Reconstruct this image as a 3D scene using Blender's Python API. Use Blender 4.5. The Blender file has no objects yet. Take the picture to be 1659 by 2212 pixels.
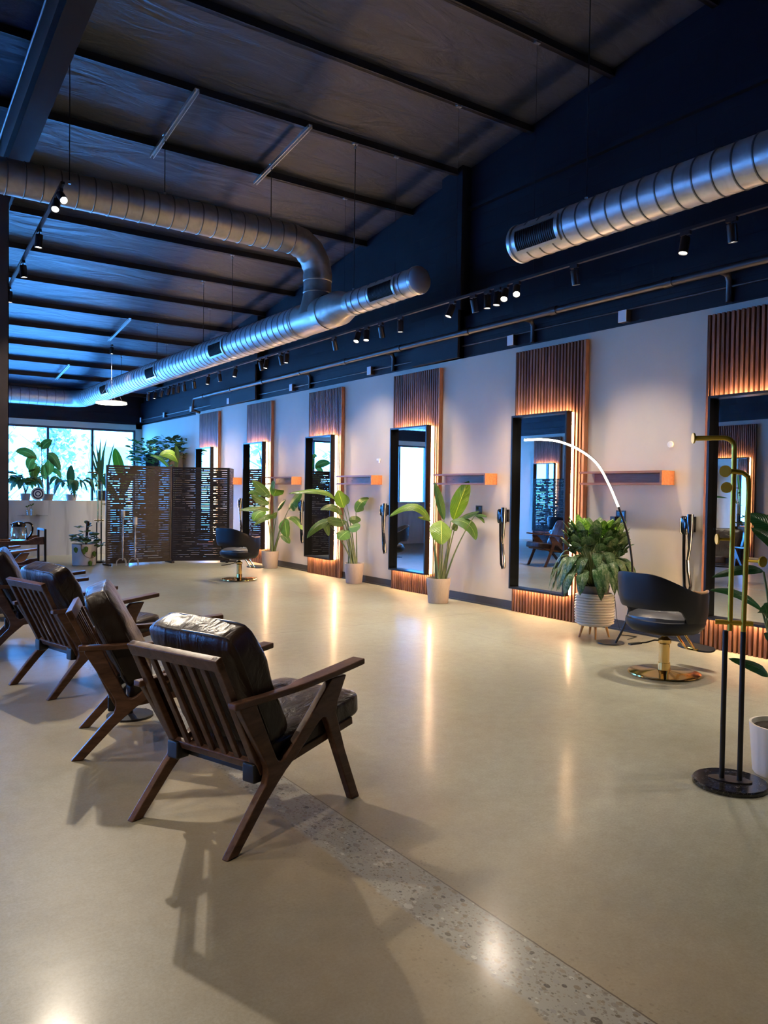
import bpy, bmesh, math, random
from mathutils import Vector, Matrix, noise
random.seed(7)
sc = bpy.context.scene
COL = sc.collection
V = Vector
PI = math.pi
def sin(a): return math.sin(a)
def cos(a): return math.cos(a)

# ------------------------------------------------------------------ materials
def nodes(name):
    m = bpy.data.materials.new(name); m.use_nodes = True
    nt = m.node_tree; b = nt.nodes['Principled BSDF']
    return m, nt, b
def N(nt, typ, **kw):
    n = nt.nodes.new(typ)
    for k, v in kw.items():
        if k in n.inputs.keys(): n.inputs[k].default_value = v
        else: setattr(n, k, v)
    return n
def L(nt, a, ao, b, bi): nt.links.new(a.outputs[ao], b.inputs[bi])
def s2l(c):
    return tuple((x/255/12.92) if x/255 <= .04045 else ((x/255+.055)/1.055)**2.4 for x in c) + (1,)
def ramp(nt, stops):
    r = nt.nodes.new('ShaderNodeValToRGB'); e = r.color_ramp.elements
    while len(e) < len(stops): e.new(.5)
    for i, (p, c) in enumerate(stops): e[i].position = p; e[i].color = c
    return r
def simple(name, c, rough=.5, metal=0, spec=.5, var=0, vscale=8, bump=0, bscale=40, coat=0, stretch=(1,1,1)):
    m, nt, b = nodes(name)
    b.inputs['Base Color'].default_value = c; b.inputs['Roughness'].default_value = rough
    b.inputs['Metallic'].default_value = metal; b.inputs['Specular IOR Level'].default_value = spec
    b.inputs['Coat Weight'].default_value = coat
    tc = N(nt, 'ShaderNodeTexCoord'); mp = N(nt, 'ShaderNodeMapping'); mp.inputs['Scale'].default_value = stretch
    L(nt, tc, 'Object', mp, 'Vector')
    if var:
        n = N(nt, 'ShaderNodeTexNoise', Scale=vscale, Detail=6.0); L(nt, mp, 'Vector', n, 'Vector')
        r = ramp(nt, [(.3, tuple(x*(1-var) for x in c[:3])+(1,)), (.7, tuple(min(1, x*(1+var)) for x in c[:3])+(1,))])
        L(nt, n, 'Fac', r, 'Fac'); L(nt, r, 'Color', b, 'Base Color')
    if bump:
        n2 = N(nt, 'ShaderNodeTexNoise', Scale=bscale, Detail=5.0); L(nt, mp, 'Vector', n2, 'Vector')
        bp = N(nt, 'ShaderNodeBump', Strength=bump, Distance=.02); L(nt, n2, 'Fac', bp, 'Height'); L(nt, bp, 'Normal', b, 'Normal')
    return m
def emit(name, c, s):
    m, nt, b = nodes(name)
    b.inputs['Base Color'].default_value = (.8, .8, .8, 1)
    b.inputs['Emission Color'].default_value = c; b.inputs['Emission Strength'].default_value = s
    return m
def wood(name, c1, c2, stretch, scale=5, rough=.4, tint=False):
    m, nt, b = nodes(name)
    tc = N(nt, 'ShaderNodeTexCoord'); mp = N(nt, 'ShaderNodeMapping'); mp.inputs['Scale'].default_value = stretch
    L(nt, tc, 'Object', mp, 'Vector')
    n = N(nt, 'ShaderNodeTexNoise', Scale=scale, Detail=8.0, Roughness=.65, Distortion=.6); L(nt, mp, 'Vector', n, 'Vector')
    r = ramp(nt, [(.3, c1), (.7, c2)]); L(nt, n, 'Fac', r, 'Fac')
    out = r
    if tint:
        a = N(nt, 'ShaderNodeAttribute'); a.attribute_name = 'tint'
        mx = N(nt, 'ShaderNodeMix', data_type='RGBA', blend_type='MULTIPLY'); mx.inputs[0].default_value = 1
        nt.links.new(r.outputs['Color'], mx.inputs[6]); nt.links.new(a.outputs['Color'], mx.inputs[7])
        nt.links.new(mx.outputs[2], b.inputs['Base Color'])
    else: L(nt, r, 'Color', b, 'Base Color')
    bp = N(nt, 'ShaderNodeBump', Strength=.12, Distance=.01); L(nt, n, 'Fac', bp, 'Height'); L(nt, bp, 'Normal', b, 'Normal')
    b.inputs['Roughness'].default_value = rough; b.inputs['Specular IOR Level'].default_value = .25
    return m
def math_n(nt, op, a, bv=None, cl=False):
    n = nt.nodes.new('ShaderNodeMath'); n.operation = op; n.use_clamp = cl
    for i, x in enumerate((a, bv)):
        if x is None: continue
        if isinstance(x, (int, float)): n.inputs[i].default_value = x
        else: nt.links.new(x, n.inputs[i])
    return n.outputs[0]
def mixc(nt, fac, a, b, mode='MIX'):
    n = nt.nodes.new('ShaderNodeMix'); n.data_type = 'RGBA'; n.blend_type = mode
    for i, x in ((0, fac), (6, a), (7, b)):
        if isinstance(x, (int, float)): n.inputs[i].default_value = x
        elif isinstance(x, tuple): n.inputs[i].default_value = x
        else: nt.links.new(x, n.inputs[i])
    return n.outputs[2]

def floor_mat():
    m, nt, b = nodes('polished_concrete')
    tc = N(nt, 'ShaderNodeTexCoord'); P = tc.outputs['Object']
    sep = N(nt, 'ShaderNodeSeparateXYZ'); nt.links.new(P, sep.inputs[0])
    X, Y = sep.outputs[0], sep.outputs[1]
    def noi(s, d=6, ro=.6, dist=0):
        n = N(nt, 'ShaderNodeTexNoise', Scale=s, Detail=float(d), Roughness=ro, Distortion=dist); nt.links.new(P, n.inputs['Vector']); return n.outputs['Fac']
    n1 = noi(.7, 5); n2 = noi(3.2, 9, .72, .0); n3 = noi(90, 4, .8)
    r1 = ramp(nt, [(.35, (.285, .268, .205, 1)), (.65, (.33, .335, .275, 1))]); nt.links.new(n1, r1.inputs[0])
    r2 = ramp(nt, [(.28, (.76, .75, .71, 1)), (.72, (1, 1, 1, 1))]); nt.links.new(n2, r2.inputs[0])
    c = mixc(nt, .8, r1.outputs[0], r2.outputs[0], 'MULTIPLY')
    r3 = ramp(nt, [(.35, (.72, .70, .66, 1)), (.6, (1.0, 1.0, 1.0, 1))]); nt.links.new(n3, r3.inputs[0])
    c = mixc(nt, .75, c, r3.outputs[0], 'MULTIPLY')
    r4 = ramp(nt, [(.35, (.84, .83, .80, 1)), (.65, (1.06, 1.06, 1.05, 1))]); nt.links.new(noi(13, 7, .75), r4.inputs[0])
    c = mixc(nt, .8, c, r4.outputs[0], 'MULTIPLY')
    # warm stains near the near joint
    nst = noi(1.6, 5, .6, .5)
    dj = math_n(nt, 'ABSOLUTE', math_n(nt, 'SUBTRACT', X, 1.55))
    near = math_n(nt, 'SUBTRACT', 1.0, math_n(nt, 'MULTIPLY', dj, .9), True)
    st = math_n(nt, 'MULTIPLY', near, math_n(nt, 'MULTIPLY', nst, .9), True)
    c = mixc(nt, st, c, (.44, .31, .175, 1))
    # exposed aggregate strip
    wob = math_n(nt, 'MULTIPLY', math_n(nt, 'SUBTRACT', noi(6, 4), .5), .09)
    xw = math_n(nt, 'ADD', X, wob)
    lo = math_n(nt, 'MULTIPLY', math_n(nt, 'SUBTRACT', xw, 1.555), 40, True)
    hi = math_n(nt, 'MULTIPLY', math_n(nt, 'SUBTRACT', 1.793, X), 200, True)
    strip = math_n(nt, 'MULTIPLY', lo, hi)
    c = mixc(nt, math_n(nt, 'MULTIPLY', strip, .8), c, (.31, .305, .27, 1))
    stx = nt.nodes.new('ShaderNodeMapping'); stx.inputs['Scale'].default_value = (1, .75, 1); nt.links.new(P, stx.inputs[0])
    def stones(scale, rad, sel):
        v = N(nt, 'ShaderNodeTexVoronoi', Scale=scale, Randomness=1.0); nt.links.new(stx.outputs[0], v.inputs['Vector'])
        sp = N(nt, 'ShaderNodeSeparateColor'); nt.links.new(v.outputs['Color'], sp.inputs[0])
        rr = math_n(nt, 'MULTIPLY', sp.outputs[1], rad)
        ins = math_n(nt, 'MULTIPLY', math_n(nt, 'SUBTRACT', rr, v.outputs['Distance']), 30, True)
        pick = math_n(nt, 'GREATER_THAN', sp.outputs[2], sel)
        cr = ramp(nt, [(0, (.055, .05, .045, 1)), (.25, (.20, .16, .11, 1)), (.5, (.30, .26, .20, 1)), (.75, (.16, .15, .14, 1)), (1, (.52, .50, .45, 1))])
        nt.links.new(sp.outputs[0], cr.inputs[0])
        return math_n(nt, 'MULTIPLY', ins, pick), cr.outputs[0]
    for scale, rad, sel, base in ((48, .55, .25, 1.0), (27, .48, .72, 1.0), (78, .55, .15, .9), (130, .5, .1, .7)):
        f, cc = stones(scale, rad, sel)
        c = mixc(nt, math_n(nt, 'MULTIPLY', math_n(nt, 'MULTIPLY', f, strip), base), c, cc)
    # scattered small stones fading away from the strip
    f, cc = stones(75, .45, .55)
    band = math_n(nt, 'SUBTRACT', 1.0, math_n(nt, 'MULTIPLY', math_n(nt, 'ABSOLUTE', math_n(nt, 'SUBTRACT', X, 1.68)), 2.6), True)
    band = math_n(nt, 'MULTIPLY', band, math_n(nt, 'MULTIPLY', noi(2.3, 3), 1.3), True)
    c = mixc(nt, math_n(nt, 'MULTIPLY', math_n(nt, 'MULTIPLY', f, band), .8), c, (.12, .09, .06, 1))
    # saw-cut joints
    nz = math_n(nt, 'MULTIPLY', math_n(nt, 'SUBTRACT', noi(18, 3), .5), .006)
    def line(coord, pos, w):
        d = math_n(nt, 'ABSOLUTE', math_n(nt, 'SUBTRACT', math_n(nt, 'ADD', coord, nz), pos))
        return math_n(nt, 'LESS_THAN', d, w)
    j = line(X, 1.795, .003)
    for ax, p, w in ((Y, 6.96, .004), (Y, 11.9, .004), (X, 5.2, .002), (Y, 16.6, .004)):
        j = math_n(nt, 'MAXIMUM', j, line(ax, p, w))
    c = mixc(nt, math_n(nt, 'MULTIPLY', j, .75), c, (.06, .04, .03, 1))
    nt.links.new(c, b.inputs['Base Color'])
    rr = ramp(nt, [(.3, (.36, .36, .36, 1)), (.7, (.48, .48, .48, 1))]); nt.links.new(n2, rr.inputs[0])
    nt.links.new(rr.outputs[0], b.inputs['Roughness'])
    b.inputs['Specular IOR Level'].default_value = .3; b.inputs['Coat Weight'].default_value = .17; b.inputs['Coat Roughness'].default_value = .15; b.inputs['Coat IOR'].default_value = 1.4
    bp = N(nt, 'ShaderNodeBump', Strength=.10, Distance=.01); nt.links.new(noi(7, 4), bp.inputs['Height']); L(nt, bp, 'Normal', b, 'Normal')
    return m

def block_mat():
    m, nt, b = nodes('dark_painted_block')
    tc = N(nt, 'ShaderNodeTexCoord'); mp = N(nt, 'ShaderNodeMapping'); mp.inputs['Rotation'].default_value = (PI/2, 0, PI/2)
    L(nt, tc, 'Object', mp, 'Vector')
    mp2 = nt.nodes.new('ShaderNodeCombineXYZ'); sp = nt.nodes.new('ShaderNodeSeparateXYZ'); L(nt, tc, 'Object', sp, 0)
    nt.links.new(sp.outputs[1], mp2.inputs[0]); nt.links.new(sp.outputs[2], mp2.inputs[1])
    br = N(nt, 'ShaderNodeTexBrick', Scale=1.0); nt.links.new(mp2.outputs[0], br.inputs['Vector'])
    br.inputs['Color1'].default_value = (.0022, .0040, .0085, 1); br.inputs['Color2'].default_value = (.0028, .0050, .0108, 1)
    br.inputs['Mortar'].default_value = (.002, .0034, .007, 1); br.inputs['Mortar Size'].default_value = .006
    br.inputs['Brick Width'].default_value = .4; br.inputs['Row Height'].default_value = .2
    L(nt, br, 'Color', b, 'Base Color'); b.inputs['Roughness'].default_value = .6; b.inputs['Specular IOR Level'].default_value = .25
    bp = N(nt, 'ShaderNodeBump', Strength=.5, Distance=.01); bp.invert = True; L(nt, br, 'Fac', bp, 'Height'); L(nt, bp, 'Normal', b, 'Normal')
    return m

def ceiling_mat():
    m, nt, b = nodes('dark_ceiling_blanket')
    tc = N(nt, 'ShaderNodeTexCoord'); P = tc.outputs['Object']
    mp = N(nt, 'ShaderNodeMapping'); mp.inputs['Scale'].default_value = (.6, 2.2, 1); nt.links.new(P, mp.inputs[0])
    n = N(nt, 'ShaderNodeTexNoise', Scale=2.0, Detail=6.0, Distortion=1.0); L(nt, mp, 'Vector', n, 'Vector')
    r = ramp(nt, [(.3, (.017, .025, .046, 1)), (.7, (.026, .039, .073, 1))]); L(nt, n, 'Fac', r, 'Fac'); L(nt, r, 'Color', b, 'Base Color')
    b.inputs['Roughness'].default_value = .5; b.inputs['Specular IOR Level'].default_value = .8
    n2 = N(nt, 'ShaderNodeTexNoise', Scale=2.2, Detail=5.0, Distortion=.9); nt.links.new(mp.outputs[0], n2.inputs['Vector'])
    bp = N(nt, 'ShaderNodeBump', Strength=.5, Distance=.07); L(nt, n2, 'Fac', bp, 'Height'); L(nt, bp, 'Normal', b, 'Normal')
    return m

def leaf_mat(name, c_mid, c_vein, variegated=False, rough=.32):
    m, nt, b = nodes(name)
    uv = N(nt, 'ShaderNodeUVMap'); sp = nt.nodes.new('ShaderNodeSeparateXYZ'); L(nt, uv, 'UV', sp, 0)
    u, v = sp.outputs[0], sp.outputs[1]
    au = math_n(nt, 'ABSOLUTE', math_n(nt, 'SUBTRACT', u, .5))
    ph = math_n(nt, 'SUBTRACT', math_n(nt, 'MULTIPLY', v, 95), math_n(nt, 'MULTIPLY', au, 45))
    w = math_n(nt, 'SINE', ph)
    rib = math_n(nt, 'LESS_THAN', au, .022)
    a = N(nt, 'ShaderNodeAttribute'); a.attribute_name = 'tint'
    tc = N(nt, 'ShaderNodeTexCoord')
    n = N(nt, 'ShaderNodeTexNoise', Scale=14.0, Detail=4.0); L(nt, tc, 'Object', n, 'Vector')
    c = mixc(nt, n.outputs['Fac'], c_mid, tuple(x*.72 for x in c_mid[:3])+(1,))
    if variegated:
        n2 = N(nt, 'ShaderNodeTexNoise', Scale=26.0, Detail=3.0, Distortion=1.5); L(nt, tc, 'Object', n2, 'Vector')
        f = math_n(nt, 'MULTIPLY', math_n(nt, 'SUBTRACT', n2.outputs['Fac'], .44), 6, True)
        f = math_n(nt, 'MULTIPLY', f, math_n(nt, 'LESS_THAN', au, .4))
        c = mixc(nt, math_n(nt, 'MULTIPLY', f, .5), c, c_vein)
    c = mixc(nt, math_n(nt, 'MULTIPLY', rib, .7), c, c_vein)
    c = mixc(nt, 1.0, c, a.outputs['Color'], 'MULTIPLY')
    nt.links.new(c, b.inputs['Base Color']); b.inputs['Roughness'].default_value = rough
    bp = N(nt, 'ShaderNodeBump', Strength=.35, Distance=.006); nt.links.new(w, bp.inputs['Height']); L(nt, bp, 'Normal', b, 'Normal')
    b.inputs['Subsurface Weight'].default_value = 0
    # leaves let light through
    tr = N(nt, 'ShaderNodeBsdfTranslucent'); nt.links.new(c, tr.inputs['Color'])
    ms = nt.nodes.new('ShaderNodeMixShader'); ms.inputs[0].default_value = .28
    nt.links.new(b.outputs[0], ms.inputs[1]); nt.links.new(tr.outputs[0], ms.inputs[2])
    nt.links.new(ms.outputs[0], nt.nodes['Material Output'].inputs['Surface'])
    return m

def duct_mat(name, axis, c, rough, pitch=.16):
    m, nt, b = nodes(name)
    tc = N(nt, 'ShaderNodeTexCoord')
    n = N(nt, 'ShaderNodeTexNoise', Scale=7.0, Detail=6.0, Distortion=1.2); L(nt, tc, 'Object', n, 'Vector')
    r = ramp(nt, [(.3, tuple(x*.72 for x in c)+(1,)), (.7, c+(1,))]); L(nt, n, 'Fac', r, 'Fac')
    a = N(nt, 'ShaderNodeAttribute'); a.attribute_name = 'tint'
    nt.links.new(mixc(nt, 1.0, r.outputs['Color'], a.outputs['Color'], 'MULTIPLY'), b.inputs['Base Color'])
    r2 = ramp(nt, [(.3, (rough*.75,)*3+(1,)), (.7, (rough*1.3,)*3+(1,))]); L(nt, n, 'Fac', r2, 'Fac'); L(nt, r2, 'Color', b, 'Roughness')
    b.inputs['Metallic'].default_value = .72
    n2 = N(nt, 'ShaderNodeTexNoise', Scale=60.0, Detail=2.0); L(nt, tc, 'Object', n2, 'Vector')
    bp = N(nt, 'ShaderNodeBump', Strength=.08, Distance=.004); L(nt, n2, 'Fac', bp, 'Height'); L(nt, bp, 'Normal', b, 'Normal')
    return m

def marble_shadow_mat():
    m, nt, b = nodes('white_half_wall')
    tc = N(nt, 'ShaderNodeTexCoord'); mp = N(nt, 'ShaderNodeMapping'); mp.inputs['Rotation'].default_value = (0, .7, 0); mp.inputs['Scale'].default_value = (3.2, 1, .5)
    L(nt, tc, 'Object', mp, 'Vector')
    n = N(nt, 'ShaderNodeTexNoise', Scale=1.3, Detail=3.0, Distortion=.3); L(nt, mp, 'Vector', n, 'Vector')
    r = ramp(nt, [(.42, (.50, .48, .44, 1)), (.5, (.66, .64, .59, 1)), (.62, (.70, .68, .63, 1))]); L(nt, n, 'Fac', r, 'Fac'); L(nt, r, 'Color', b, 'Base Color')  # grey stops paint sunlight streak shadows into the marble pattern
    b.inputs['Roughness'].default_value = .5
    return m
def black_marble():
    m, nt, b = nodes('black_marble')
    tc = N(nt, 'ShaderNodeTexCoord'); n = N(nt, 'ShaderNodeTexNoise', Scale=9.0, Detail=7.0, Distortion=2.5); L(nt, tc, 'Object', n, 'Vector')
    r = ramp(nt, [(.496, (.010, .009, .010, 1)), (.502, (.22, .21, .2, 1)), (.508, (.012, .011, .012, 1))]); L(nt, n, 'Fac', r, 'Fac'); L(nt, r, 'Color', b, 'Base Color')
    b.inputs['Roughness'].default_value = .15
    return m
def glass_mat(name='clear_glass', tint=(1, 1, 1, 1), fac=.1):
    m, nt, b = nodes(name)
    t = N(nt, 'ShaderNodeBsdfTransparent'); t.inputs[0].default_value = tint
    g = N(nt, 'ShaderNodeBsdfGlossy'); g.inputs['Roughness'].default_value = .02
    ms = nt.nodes.new('ShaderNodeMixShader'); ms.inputs[0].default_value = fac
    nt.links.new(t.outputs[0], ms.inputs[1]); nt.links.new(g.outputs[0], ms.inputs[2])
    nt.links.new(ms.outputs[0], nt.nodes['Material Output'].inputs['Surface'])
    return m
def leather_mat():
    m, nt, b = nodes('dark_brown_leather')
    tc = N(nt, 'ShaderNodeTexCoord'); P = tc.outputs['Object']
    n = N(nt, 'ShaderNodeTexNoise', Scale=5.0, Detail=5.0); nt.links.new(P, n.inputs['Vector'])
    r = ramp(nt, [(.3, (.014, .008, .006, 1)), (.75, (.050, .026, .018, 1))]); L(nt, n, 'Fac', r, 'Fac'); L(nt, r, 'Color', b, 'Base Color')
    b.inputs['Roughness'].default_value = .37; b.inputs['Specular IOR Level'].default_value = .42
    mp = N(nt, 'ShaderNodeMapping'); mp.inputs['Scale'].default_value = (1.6, 1, .55); nt.links.new(P, mp.inputs[0])
    w = N(nt, 'ShaderNodeTexNoise', Scale=7.0, Detail=3.0, Distortion=2.0); L(nt, mp, 'Vector', w, 'Vector')
    w2 = N(nt, 'ShaderNodeTexVoronoi', Scale=260.0); nt.links.new(P, w2.inputs['Vector'])
    b1 = N(nt, 'ShaderNodeBump', Strength=.32, Distance=.03); L(nt, w, 'Fac', b1, 'Height')
    b2 = N(nt, 'ShaderNodeBump', Strength=.12, Distance=.002); L(nt, w2, 'Distance', b2, 'Height'); L(nt, b1, 'Normal', b2, 'Normal')
    L(nt, b2, 'Normal', b, 'Normal')
    return m

M = dict(
    floor=floor_mat(), block=block_mat(), ceil=ceiling_mat(), marble=marble_shadow_mat(), bmarble=black_marble(),
    white_wall=simple('white_painted_wall', (.53, .47, .395, 1), .6, spec=.25, var=.03, vscale=3, bump=.04, bscale=120),
    dark_steel=simple('dark_painted_steel', (.012, .011, .014, 1), .45, bump=.05),
    brown_steel=simple('dark_grey_brown_paint', (.055, .043, .038, 1), .42, var=.15, vscale=5),
    rafter=simple('dark_rafter_paint', (.015, .0125, .013, 1), .6, var=.2, vscale=3, spec=.2),
    black=simple('matte_black', (.006, .006, .007, 1), .4),
    black_metal=simple('black_powder_coat', (.010, .009, .010, 1), .35),
    gloss_black=simple('gloss_black_plastic', (.006, .006, .008, 1), .1, coat=.5),
    frame=simple('bronze_black_frame', (.02, .017, .016, 1), .3, metal=.4),
    screenwood=simple('dark_brown_slatted_board', (.015, .0105, .011, 1), .42, var=.3, vscale=5),
    gold=simple('polished_gold', (.78, .52, .19, 1), .13, metal=1),
    brass=simple('satin_yellow_brass', (.62, .42, .05, 1), .33, metal=.75),
    chrome=simple('chrome', (.7, .68, .66, 1), .12, metal=1),
    duct=duct_mat('galvanised_duct', 1, (.60, .60, .62), .40),
    duct_dull=duct_mat('dull_galvanised_duct', 0, (.50, .45, .40), .42),
    galv=simple('galvanised_steel', (.6, .6, .6, 1), .35, metal=1),
    mirror=simple('mirror_glass', (.86, .88, .88, 1), .0, metal=1),
    led=emit('warm_led_strip', (1, .62, .33, 1), 62.0),
    led_arc=emit('warm_white_led', (1, .86, .66, 1), 14.0),
    lamp_face=emit('lamp_lens', (1, .93, .82, 1), 12.0),
    lamp_hot=emit('bright_lamp_lens', (1, .93, .80, 1), 22.0),
    ring=emit('ring_light_diffuser', (1, .93, .62, 1), 7.0),
    walnut=wood('dark_walnut', (.085, .036, .022, 1), (.28, .135, .080, 1), (9, 9, .8), 4, .38, tint=True),
    chairwood=wood('oiled_walnut', (.055, .026, .016, 1), (.17, .085, .052, 1), (5, 1.2, 5), 5, .36),
    oak=wood('warm_orange_wood', (.20, .07, .03, 1), (.34, .14, .065, 1), (12, .9, 12), 4, .35),
    pinewood=wood('light_oak_leg', (.5, .27, .10, 1), (.62, .36, .15, 1), (8, 8, 1), 5, .4),
    leather=leather_mat(),
    seam=simple('leather_piping', (.03, .018, .013, 1), .35),
    vinyl=simple('navy_black_vinyl', (.0045, .0055, .010, 1), .48, spec=.35, bump=.05, bscale=200),
    seatgrey=simple('grey_black_vinyl', (.05, .05, .055, 1), .35, bump=.2, bscale=6),
    armpad=simple('tan_arm_pad', (.36, .21, .11, 1), .3),
    pot_beige=wood('ribbed_beige_pot', (.45, .37, .32, 1), (.56, .47, .41, 1), (30, 30, .3), 6, .6),
    pot_white=simple('white_ceramic', (.68, .64, .58, 1), .35),
    pot_grey=simple('grey_pot', (.10, .09, .085, 1), .6),
    pot_black=simple('black_planter', (.012, .013, .017, 1), .5),
    pot_tan=simple('tan_clay_pot', (.33, .26, .2, 1), .6),
    soil=simple('potting_soil', (.03, .02, .013, 1), .95, bump=.8, bscale=60),
    leaf=leaf_mat('glossy_leaf', (.075, .155, .025, 1), (.28, .36, .10, 1)),
    leaf_dark=leaf_mat('dark_glossy_leaf', (.022, .085, .025, 1), (.12, .22, .08, 1)),
    leaf_var=leaf_mat('variegated_leaf', (.040, .105, .026, 1), (.22, .29, .15, 1), True),
    stem=simple('green_stem', (.10, .14, .045, 1), .4, var=.4, vscale=10),
    bark=simple('brown_stem', (.10, .055, .03, 1), .7),
    candle=simple('cream_wax', (.72, .66, .55, 1), .45),
    silver=simple('aged_silver', (.62, .56, .48, 1), .3, metal=.9, var=.2, vscale=30),
    skirting=simple('dark_grey_rubber', (.030, .029, .027, 1), .4),
    plate=simple('grey_white_plate', (.75, .76, .80, 1), .4),
    winframe=simple('navy_window_frame', (.010, .014, .035, 1), .35),
    pane=glass_mat('window_glass', (.97, 1, 1, 1), .06),
    glass=glass_mat('clear_glass', (.92, .95, .95, 1), .18),
    paving=simple('pale_paving', (.75, .75, .73, 1), .8, var=.1, vscale=2),
    foliage=simple('tree_foliage', (.22, .24, .22, 1), .7, var=.4, vscale=3),
    trunk=simple('tree_trunk', (.25, .22, .18, 1), .8, var=.3, vscale=4),
    extwall=simple('pale_outside_wall', (.6, .62, .64, 1), .7),
    navyring=simple('navy_glaze', (.012, .015, .05, 1), .2),
    cream=simple('cream_glaze', (.72, .70, .66, 1), .3),
)

# ------------------------------------------------------------------ mesh helpers
class MB:
    def __init__(s): s.v = []; s.f = []; s.uv = []; s.t = []; s.sm = []
    def add(s, vs, fs, smooth=False, tint=1.0, uvs=None):
        o = len(s.v); s.v += [tuple(p) for p in vs]
        for f in fs: s.f.append(tuple(i+o for i in f)); s.sm.append(smooth)
        s.t += [tint if isinstance(tint, tuple) else (tint,)*3]*len(vs)
        s.uv += uvs if uvs else [(0.5, 0.5)]*len(vs)
        return s
    def box(s, a, b, tint=1.0, M_=None):
        x0, y0, z0 = a; x1, y1, z1 = b
        vs = [V((x, y, z)) for x in (x0, x1) for y in (y0, y1) for z in (z0, z1)]
        if M_ is not None: vs = [M_ @ p for p in vs]
        fs = [(0, 1, 3, 2), (4, 6, 7, 5), (0, 4, 5, 1), (2, 3, 7, 6), (0, 2, 6, 4), (1, 5, 7, 3)]
        return s.add(vs, fs, tint=tint)
    def bar(s, p, q, w, h, up=(0, 0, 1), tint=1.0):
        p, q = V(p), V(q); d = (q-p).normalized(); r = d.cross(V(up)).normalized(); u = r.cross(d)
        vs = [e+r*(a*w/2)+u*(b*h/2) for e in (p, q) for a, b in ((-1, -1), (1, -1), (1, 1), (-1, 1))]
        return s.add(vs, [(0, 1, 2, 3), (7, 6, 5, 4), (0, 4, 5, 1), (1, 5, 6, 2), (2, 6, 7, 3), (3, 7, 4, 0)], tint=tint)
    def tube(s, pts, r, n=10, caps=True, tint=1.0, tints=None):
        pts = [V(p) for p in pts]; rs = r if isinstance(r, (list, tuple)) else [r]*len(pts)
        prev = None; vs = []
        for i, p in enumerate(pts):
            d = (pts[min(i+1, len(pts)-1)]-pts[max(i-1, 0)]).normalized()
            if prev is None:
                a = V((0, 0, 1)) if abs(d.z) < .9 else V((1, 0, 0)); u = d.cross(a).normalized()
            else:
                u = (prev - d*prev.dot(d)).normalized()
            prev = u; w = d.cross(u)
            for k in range(n):
                an = 2*PI*k/n; vs.append(p+(u*cos(an)+w*sin(an))*rs[i])
        fs = [(i*n+k, i*n+(k+1) % n, (i+1)*n+(k+1) % n, (i+1)*n+k) for i in range(len(pts)-1) for k in range(n)]
        s.add(vs, fs, True, tint)
        if tints: s.t[-len(vs):] = [(q,)*3 for q in tints for k in range(n)]
        if caps:
            o = len(s.v)
            s.add(vs[:n], [tuple(range(n))[::-1]], False, tint); s.add(vs[-n:], [tuple(range(n))], False, tint)
        return s
    def lathe(s, prof, n=32, c=(0, 0, 0), smooth=True, M_=None, sx=1, sy=1):
        vs = []
        for r, z in prof:
            for k in range(n):
                a = 2*PI*k/n; p = V((r*cos(a)*sx, r*sin(a)*sy, z))
                if M_ is not None: p = M_ @ p
                vs.append(p+V(c))
        m = len(prof)
        fs = [(i*n+k, i*n+(k+1) % n, (i+1)*n+(k+1) % n, (i+1)*n+k) for i in range(m-1) for k in range(n)]
        if prof[0][0] > 1e-5: fs.append(tuple(range(n))[::-1])
        if prof[-1][0] > 1e-5: fs.append(tuple(range((m-1)*n, m*n)))
        return s.add(vs, fs, smooth)
    def prism(s, poly, t0, t1, f):
        """extrude a 2D outline between t0 and t1; f(a,b,t) gives the point"""
        n = len(poly)
        vs = [f(a, b, t0) for a, b in poly]+[f(a, b, t1) for a, b in poly]
        fs = [tuple(range(n)), tuple(range(n, 2*n))[::-1]]+[(i, i+n, (i+1) % n+n, (i+1) % n) for i in range(n)]
        return s.add(vs, fs)
    def cushion(s, w, d, h, M_, seg=14, e=.28, puff=.22, wr=.006, seed=0):
        """soft box: w along x, d along y, h along z (thickness)"""
        bm = bmesh.new(); bmesh.ops.create_cube(bm, size=2); bmesh.ops.subdivide_edges(bm, edges=bm.edges[:], cuts=seg, use_grid_fill=True)
        for v in bm.verts:
            x, y, z = v.co
            def rd(a, b, c): return a*math.sqrt(max(0, 1-e*(b*b)/2*abs(a)**6-e*(c*c)/2*abs(a)**6))
            q = V((x, y, z)); k = 9
            ln = (abs(x)**k+abs(y)**k+abs(z)**k)**(1/k)
            sph = q/ln
            p = V((sph.x, sph.y, sph.z))
            edge = (1-abs(p.x)**4)*(1-abs(p.y)**4)
            tz = 1-puff+puff*edge
            co = V((p.x*w/2, p.y*d/2, p.z*h/2*tz))
            nn = noise.noise(V((co.x*6+seed, co.y*6, co.z*9)))*wr+noise.noise(V((co.x*17+seed, co.y*17, co.z*12)))*wr*.5
            co += p.normalized()*nn
            v.co = M_ @ co
        bm.verts.index_update()
        vs = [v.co.copy() for v in bm.verts]; fs = [tuple(v.index for v in f.verts) for f in bm.faces]; bm.free()
        return s.add(vs, fs, True)
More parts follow.
